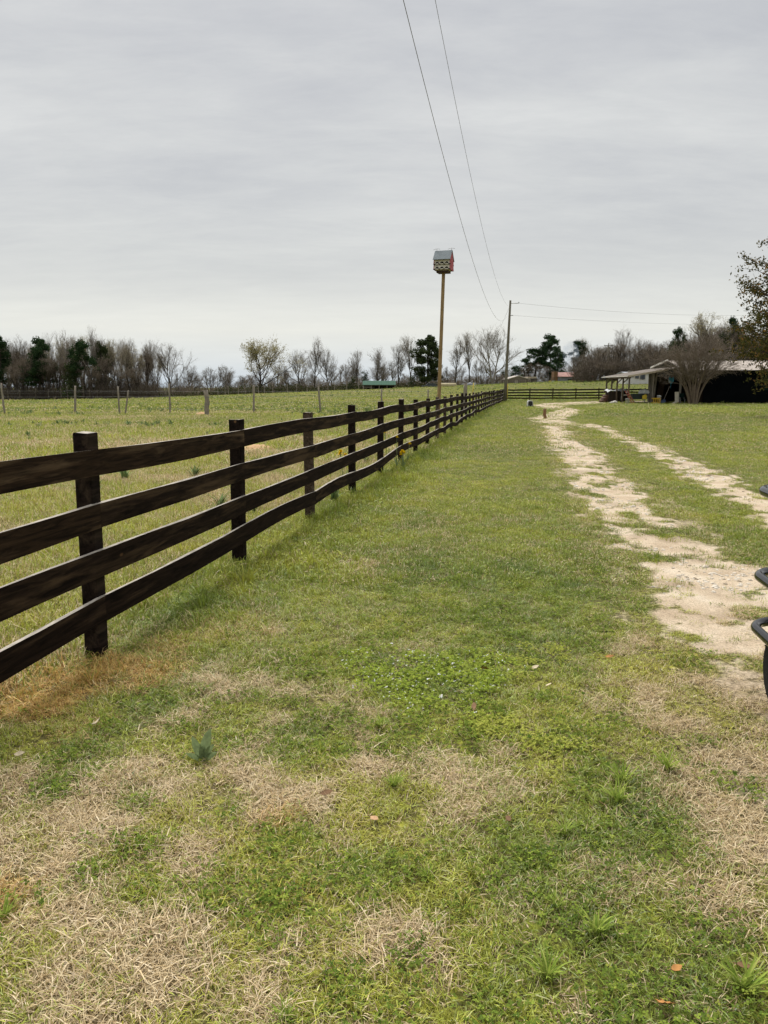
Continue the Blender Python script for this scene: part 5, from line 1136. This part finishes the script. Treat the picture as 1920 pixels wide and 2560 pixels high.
def grow_pine(seed, H, first, nb, rad, mat, bark=MAT_BARKD, puff=18, leaves=70, size=.44, tier=False):
    rng = random.Random(seed); tm = MB(); pts = []
    tp = [Vector((rng.gauss(0, .06) * i, rng.gauss(0, .06) * i, -.2 + H * i / 8)) for i in range(9)]; tm.tube(tp, [H * .017 * (1.15 - .9 * i / 8) for i in range(9)], 7, cap=False)
    for k in range(nb):
        t = first + (1 - first) * (k + rng.random()) / nb; i = min(7, int(t * 8)); q = tp[i].lerp(tp[i + 1], t * 8 - i); a = rng.uniform(0, 6.283)
        prof = (math.sin(math.pi * min(1, .18 + .82 * (t - first) / (1 - first))) ** .6) if not tier else (1.05 - (t - first) / (1 - first))
        L = rad * prof * rng.uniform(.55, 1.15); e = q + Vector((math.cos(a) * L, math.sin(a) * L, L * rng.uniform(.05, .45))); m = q.lerp(e, .5) + Vector((0, 0, -.06 * L))
        tm.tube([q, m, e], [H * .005, H * .0035, .015], 4, cap=False)
        for s in range(max(2, int(puff * .25))):
            c = q.lerp(e, rng.uniform(.45, 1.05)) + Vector((rng.gauss(0, .35), rng.gauss(0, .35), rng.gauss(.1, .25))); pr = rng.uniform(.45, 1.0)
            for _ in range(leaves):
                v = Vector((rng.gauss(0, 1), rng.gauss(0, 1), rng.gauss(0, .75))); v = v.normalized() * pr * rng.random() ** .4; pts.append(c + v)
    top = sorted(p.z for p in pts)[int(len(pts) * .985)]; PR = sorted(math.hypot(p.x, p.y) for p in pts)[int(len(pts) * .90)]
    return [('trunk', tm.mesh('trunk', bark)), ('crown', leaf_cloud(pts, size, seed, mat))], top, PR
PROTO['pine_a'] = grow_pine(21, 14, .30, 26, 3.4, MAT_NEEDLE)
PROTO['pine_b'] = grow_pine(22, 14, .42, 20, 3.2, MAT_NEEDLE)
PROTO['pine_c'] = grow_pine(23, 13, .12, 44, 3.0, MAT_NEEDLEB, puff=18)
PROTO['cedar'] = grow_pine(24, 6, .04, 26, 1.9, MAT_NEEDLEB, puff=10, leaves=36, size=.32, tier=True)
PROTO['cedar_green'] = grow_pine(25, 9, .04, 34, 3.2, MAT_NEEDLE, puff=12, leaves=44, size=.36, tier=True)
def tree(key, px, Y, py_top, label, cat='tree', width=None, name=None, group=None, rz=None, squash=1.0):
    """one tree, scaled so that its top meets the given picture height and its crown the given picture width"""
    parts, top, rad = PROTO[key]; x = PX(px, Y); gz = tz(x, Y); sz = (W(0, py_top, Y).z - gz) / top * 1.01
    sx = sz if width is None else (width / F * Y / 2) / rad
    nm = name or ('pine_tree' if key.startswith('pine') else 'cedar_tree' if key.startswith('cedar') else 'bare_tree')
    t = thing(nm, label, cat, (x, Y, gz), random.uniform(0, 6.28) if rz is None else rz, group); t.scale = (sx, sx, sz)
    for pn, me in parts: obj(pn, me, t)
    return t
# trees of the middle row that stand apart
tree('round', 428, 188, 861, 'large round-crowned bare tree right of the left wood', width=104)
tree('small', 449, 184, 935, 'crooked low bare tree leaning against the large round-crowned one', width=30)
tree('small', 545, 185, 919, 'small spreading bare tree between the round tree and the yellow-green one', width=52)
tree('small', 578, 189, 936, 'smaller bare tree just right of the small spreading one', width=34)
tree('small', 487, 190, 938, 'low dark bare tree behind the hedge, left', width=44); tree('small', 605, 192, 940, 'low bare tree behind the hedge, left of the yellow-green one', width=50)
tree('budding', 652, 180, 855, 'broad tree with yellow-green spring buds standing alone', width=124, name='budding_tree')
tree('vase_b', 752, 186, 877, 'bare multi-limbed tree right of the yellow-green tree', width=72)
tree('tall', 787, 182, 848, 'tall slender bare tree standing left of the wide bare one', width=44)
tree('round', 822, 186, 876, 'wide bare tree right of the tall slender one', width=66)
tree('small', 722, 190, 921, 'low bare tree in front of the hedge right of the yellow-green tree', width=44)
tree('vase_a', 893, 186, 878, 'thin bare tree left of the green-roofed shed', width=42)
tree('cedar', 880, 178, 942, 'dark small evergreen left of the green-roofed shed', width=24); tree('cedar', 915, 180, 929, 'dark pointed evergreen rising behind the green-roofed shed', width=26)
tree('vase_b', 941, 186, 872, 'bushy bare tree behind the green-roofed shed', width=54); tree('vase_b', 958, 190, 905, 'lower bare tree behind the shed, right', width=36)
tree('vase_a', 996, 184, 865, 'bare tree with fine upright crown right of the shed', width=52)
tree('tall_pale', 1029, 188, 842, 'tall pale bare tree beside the dark evergreen', width=46)
tree('pine_c', 1068, 178, 845, 'tall dark ragged evergreen left of the birdhouse pole', width=66)
tree('cedar', 1036, 176, 915, 'short dark evergreen at the foot of the tall ragged one', width=28)
tree('tall', 1138, 176, 848, 'slender bare tree right of the birdhouse pole', width=42)
tree('tall_pale', 1174, 180, 833, 'tall pale bare tree between birdhouse pole and utility pole', width=44); tree('small', 1190, 182, 900, 'thin leaning bare sapling left of the big forked tree', width=30); tree('small', 1201, 186, 905, 'second thin bare sapling left of the big forked tree', width=26)
tree('forked', 1230, 170, 822, 'big pale forked bare tree behind the utility pole', width=116)
tree('small', 1120, 178, 918, 'scrubby bare bush beside the tan tank', width=34)
tree('cedar', 1255, 207, 925, 'dark green bush behind the utility pole', width=34); tree('cedar_green', 1287, 212, 918, 'green bushy evergreen left of the tan outbuilding', width=40)
tree('pine_b', 1336, 208, 874, 'dark flat-topped pine behind the tan outbuilding', width=68); tree('pine_a', 1372, 212, 842, 'tallest dark pine above the tin barn', width=58)
tree('cedar_green', 1392, 206, 868, 'dense dark green evergreen directly behind the tin barn', width=52); tree('pine_b', 1308, 206, 900, 'low pine spreading left of the flat-topped one', width=44)
for px, top, w_, lab in ((1320, 908, 34, 'bare brown shrub tree behind the tan outbuilding'), (1345, 908, 36, 'bare brown shrub tree between outbuilding and tin barn'), (1366, 915, 30, 'low bare brown tree left of the tin barn')): tree('brown', px, 203, top, lab, width=w_)
tree('pine_b', 1440, 205, 855, 'open-crowned dark evergreen right of the tin barn', width=42); tree('tall_pale', 1452, 215, 847, 'pale bare treetop behind the open-crowned evergreen', width=40)
tree('tall_pale', 1480, 205, 868, 'bare tree left of the distant utility pole', width=50); tree('round', 1562, 190, 826, 'pale round bare treetop rising above the right wood', width=74); tree('budding_tall', 1770, 150, 786, 'bare tree with olive buds highest above the barn roof', width=84, name='budding_tree')
tree('pine_b', 1684, 152, 824, 'dark green pine top standing out of the right wood', width=38); tree('pine_b', 1816, 150, 798, 'green pine top beside the olive-budded tree', width=44)
# woods
rw = random.Random(77)
for i in range(34):
    px = 452 + 810 * (i + rw.random()) / 34; tree(rw.choice(['small', 'brown', 'round', 'vase_a']), px, rw.uniform(200, 218), rw.uniform(908, 946), 'low hazy bare tree in the grey row behind the hedge', group='low trees behind the hedge', width=rw.uniform(34, 60))
GW = 'trees of the left wood'; 
tree('pine_a', 8, 172, 845, 'dark pine at the far left picture edge', width=52, group=GW); tree('pine_a', 110, 170, 852, 'big dark pine in the left wood, the left of two', width=62, group=GW); tree('pine_b', 214, 168, 857, 'spreading dark pine in the left wood, the right of two', width=66, group=GW)
tree('brown', 62, 174, 848, 'brownish bare tree between the edge pine and the big pine', width=62, group=GW); tree('brown_b', 372, 182, 868, 'brownish bare tree at the right end of the left wood', width=36, group=GW)
tree('pine_c', 258, 186, 862, 'dark treetop behind the spreading pine', width=40, group=GW); tree('pine_b', 100, 168, 905, 'low dark pine boughs under the big pine', width=74, group=GW); tree('cedar', 180, 166, 912, 'dark low evergreen in the left wood between the two big pines', width=50, group=GW)
for i in range(46):
    px = -70 + 470 * (i + rw.random()) / 46; Y = rw.uniform(172, 215); env = 834 + 12 * math.sin(px * .02) + (14 if px > 310 else 0) + (10 if px < 90 else 0)
    tree(rw.choice(['tall', 'tall_pale', 'vase_b', 'brown_b', 'tall', 'brown', 'tall_pale', 'budding_tall']), px, Y, env + rw.uniform(-4, 34), 'bare trunk among the crowded grey trees of the left wood', group=GW, width=rw.uniform(34, 56))
for i in range(14):
    px = 20 + 340 * (i + rw.random()) / 14; tree('brown_b', px, rw.uniform(164, 172), rw.uniform(890, 925), 'low brown bare tree along the front of the left wood', group=GW, width=rw.uniform(34, 54))
GR = 'trees of the right wood'
for i in range(58):
    px = 1440 + 520 * (i + rw.random()) / 58; Y = rw.uniform(146, 195); s = max(0, min(1, (px - 1470) / 330)); env = 868 - 62 * s
    tree(rw.choice(['brown', 'brown_b', 'vase_a', 'brown', 'round', 'brown_b']), px, Y, env + rw.uniform(4, 52), 'bare brown tree in the thick of the right wood behind the barn', group=GR, width=rw.uniform(46, 78))
for i in range(20):
    px = 1450 + 480 * (i + rw.random()) / 20; tree('brown', px, rw.uniform(140, 150), rw.uniform(885, 915) - 20 * max(0, (px - 1600) / 300), 'low bare brown tree along the front of the right wood', group=GR, width=rw.uniform(44, 66))
# brush and hedge masses
def brush(name, label, pieces, mat, seed, dens, h0, r=.012, kind='stuff'):
    g_ = random.Random(seed); mb = MB()
    for (px0, px1, Y0, Y1, hmin, hmax) in pieces:
        n = int((PX(px1, Y0) - PX(px0, Y0)) * dens)
        for i in range(n):
            Y = g_.uniform(Y0, Y1); x = PX(g_.uniform(px0, px1), Y); z = tz(x, Y); h = g_.uniform(hmin, hmax)
            p = Vector((x, Y, z - .1)); d = Vector((g_.gauss(0, .22), g_.gauss(0, .22), 1)).normalized(); q = p + d * h * .55; e = q + (d + Vector((g_.gauss(0, .4), g_.gauss(0, .4), 0))).normalized() * h * .45
            mb.tube([p, q, e], [r * 1.6, r * 1.2, r * .6], 3, cap=False, smooth=False)
            for k in range(5):
                t0 = g_.uniform(.25, .95); b = p.lerp(e, t0); mb.tube([b, b + Vector((g_.gauss(0, .45), g_.gauss(0, .45), g_.uniform(.2, .8))) * (.45 * h / 2.5 + .2)], [r, r * .5], 3, cap=False, smooth=False)
    o = mb.build(name, mat); return tag(o, label, 'brush', kind=kind)
brush('undergrowth', 'tangled brown undergrowth filling the foot of the left wood', [(-90, 395, 168, 205, 2.0, 6.5), (-90, 395, 190, 215, 2.0, 8), (-90, 395, 166, 172, 1.5, 4)], MAT_BRUSH, 3, 30, 0, .026)
brush('undergrowth', 'tangled brown undergrowth filling the foot of the right wood', [(1430, 1990, 142, 180, 2.5, 7.5), (1430, 1990, 139, 146, 1.5, 4.5)], MAT_BRUSH, 4, 30, 0, .020)
brush('hedge', 'low brown-green hedge along the far side of the pasture', [(380, 905, 180, 190, .9, 2.4), (375, 480, 186, 200, 2.0, 5.0), (985, 1150, 184, 190, .8, 2.0), (1255, 1470, 216, 228, 2.0, 6.0), (440, 905, 195, 210, 1.5, 4.2), (985, 1260, 195, 205, 1.2, 3.2)], MAT_TWIGB, 5, 26, 0, .026)
g_ = random.Random(9); pts = []
for (px0, px1, n, h) in ((540, 760, 2600, 2.3), (760, 905, 1300, 1.6), (385, 540, 900, 1.4), (985, 1110, 700, 1.3)):
    for i in range(n): px = g_.uniform(px0, px1); Y = g_.uniform(178, 186); x = PX(px, Y); pts.append(Vector((x, Y, tz(x, Y) + g_.uniform(0, h) * g_.uniform(.5, 1))))
MAT_HEDGE = leaf_mat('hedge_leaf', [(0, (.035, .045, .02)), (.6, (.075, .085, .035)), (1, (.13, .125, .06))], .2)
o = obj('hedge', leaf_cloud(pts, .5, 2, MAT_HEDGE, 'hedge')); tag(o, 'dark olive leafy hedge growth on the horizon of the pasture', 'hedge', kind='stuff')

# crape myrtle in front of the barn: many stems from one foot
rng = random.Random(41); Y = 71.0; x = PX(1733, Y); g = Vector((x, Y, tz(x, Y))); t = thing('crape_myrtle', 'bare multi-stemmed tree fanning out in front of the barn', 'tree', g); st = MB(); tw = MB()
for s in range(26):
    a = rng.uniform(0, 6.283); sp_ = rng.uniform(.10, 1.05); p = Vector((math.cos(a) * .36 * rng.random() ** .5, math.sin(a) * .36 * rng.random() ** .5, -.1)); d = Vector((math.cos(a) * sp_ * .22, math.sin(a) * sp_ * .22, 1)).normalized(); L = rng.uniform(3.4, 4.4); pp = [p]
    for i in range(6): d = (d + Vector((math.cos(a) * (.02 + .055 * i) * sp_ + rng.gauss(0, .04), math.sin(a) * (.02 + .055 * i) * sp_ + rng.gauss(0, .04), 0))).normalized(); p = p + d * L / 6; pp.append(p)
    r0 = rng.uniform(.045, .078); st.tube(pp, [r0 * (1 - .68 * i / 6) for i in range(7)], 6, cap=False)
    def sub(p, d, L, r, lev):
        q = p + d * L * .5; e = q + (d + Vector((rng.gauss(0, .2), rng.gauss(0, .2), rng.gauss(.05, .12)))).normalized() * L * .5; tw.tube([p, q, e], [r, r * .8, r * .55], 3, cap=False, smooth=False)
        if lev < 3:
            for k in range((4, 4, 3)[lev]):
                b = p.lerp(e, rng.uniform(.3, 1)); ag = rng.uniform(.25, .8); nd = (d * math.cos(ag) + perp(d, rng) * math.sin(ag)).normalized(); sub(b, nd, L * rng.uniform(.45, .75), max(.006, r * .62), lev + 1)
    for k in range(6):
        i = rng.choice([3, 4, 5, 6]); dd = (pp[i] - pp[i - 1]).normalized(); ag = rng.uniform(.15, .95); sub(pp[i], (dd * math.cos(ag) + perp(dd, rng) * math.sin(ag)).normalized(), rng.uniform(1.2, 2.0), r0 * .32, 0)
st.build('trunk', MAT_MYRTLE, t); tw.build('crown', MAT_TWIGB, t)
# the leafy tree whose crown enters at the right edge
rng = random.Random(51); Y = 40.0; x = 23.4; g = Vector((x, Y, tz(x, Y))); t = thing('broadleaf_tree', 'large dull green and russet leafy tree reaching in from the right edge', 'tree', g); st = MB(); st.tube([(0, 0, -.3), (.05, 0, 1.2), (-.05, .1, 3), (0, 0, 6), (.1, 0, 9)], [.34, .28, .22, .13, .04], 9, cap=False); tw = MB(); pts = []
for k in range(135):
    u = rng.uniform(-.75, .95); a = rng.uniform(0, 6.283); rr = math.sqrt(max(.05, 1 - u * u)) * rng.uniform(.72, 1.03); e = Vector((math.cos(a) * rr * 5.9, math.sin(a) * rr * 5.6, 5.2 + u * 4.8)); q = Vector((0, 0, max(1.2, min(8, e.z * .72 - .6))))
    m = q.lerp(e, .5) + Vector((0, 0, rng.uniform(0, .5))); st.tube([q, m, e], [.07, .045, .012], 5, cap=False)
    for s in range(9):
        c = m.lerp(e, rng.uniform(.0, 1.0)) ; d = ((e - q).normalized() + Vector((rng.gauss(0, .7), rng.gauss(0, .7), rng.gauss(-.05, .45)))).normalized(); f = c + d * rng.uniform(.6, 1.3); tw.tube([c, f], [.014, .006], 3, cap=False, smooth=False)
        for _ in range(26): pts.append(c.lerp(f, rng.uniform(.15, 1.08)) + Vector((rng.gauss(0, .11), rng.gauss(0, .11), rng.gauss(-.02, .10))))
st.build('trunk', MAT_BARKD, t); tw.build('twigs', MAT_BARKD, t); obj('crown', leaf_cloud(pts, .16, 8, MAT_RUSSET), t)
# thin blue smoke drifting up behind the tin barn
mb = MB(); prof = [(.5, 0), (1.0, 1.5), (1.7, 3.5), (2.2, 5.5), (2.0, 7.5), (.8, 9)]; n = 12; rg = random.Random(2)
for i, (r_, z_) in enumerate(prof):
    for q_ in range(n): a = q_ * 2 * math.pi / n; mb.v.append((math.cos(a) * r_ * rg.uniform(.85, 1.1) - .25 * z_ * .4, math.sin(a) * r_ * .8, z_))
for i in range(len(prof) - 1):
    for q_ in range(n): mb.f.append((i * n + q_, i * n + (q_ + 1) % n, (i + 1) * n + (q_ + 1) % n, (i + 1) * n + q_)); mb.m.append(0); mb.sm.append(True)
mb.f += [tuple(reversed(range(n))), tuple((len(prof) - 1) * n + q_ for q_ in range(n))]; mb.m += [0, 0]; mb.sm += [False, False]
ms = bpy.data.materials.new('blue_smoke'); ms.use_nodes = True; nt = ms.node_tree; nt.nodes.clear(); pv = N(nt, 'ShaderNodeVolumePrincipled'); pv.inputs['Color'].default_value = (.62, .72, .85, 1); oo = N(nt, 'ShaderNodeOutputMaterial'); nt.links.new(pv.outputs[0], oo.inputs['Volume'])
tcx = N(nt, 'ShaderNodeTexCoord'); nf = noise(nt, tcx.outputs['Object'], .45, 3, .6); nt.links.new(ramp(nt, nf, [(.38, (0,) * 3), (.7, (.28,) * 3)]), pv.inputs['Density'])
xs = PX(1428, 197); so = mb.build('smoke', ms, None, (xs, 197, tz(xs, 197) + 1.0)); tag(so, 'thin blue smoke rising behind the tin barn', 'smoke', kind='stuff')
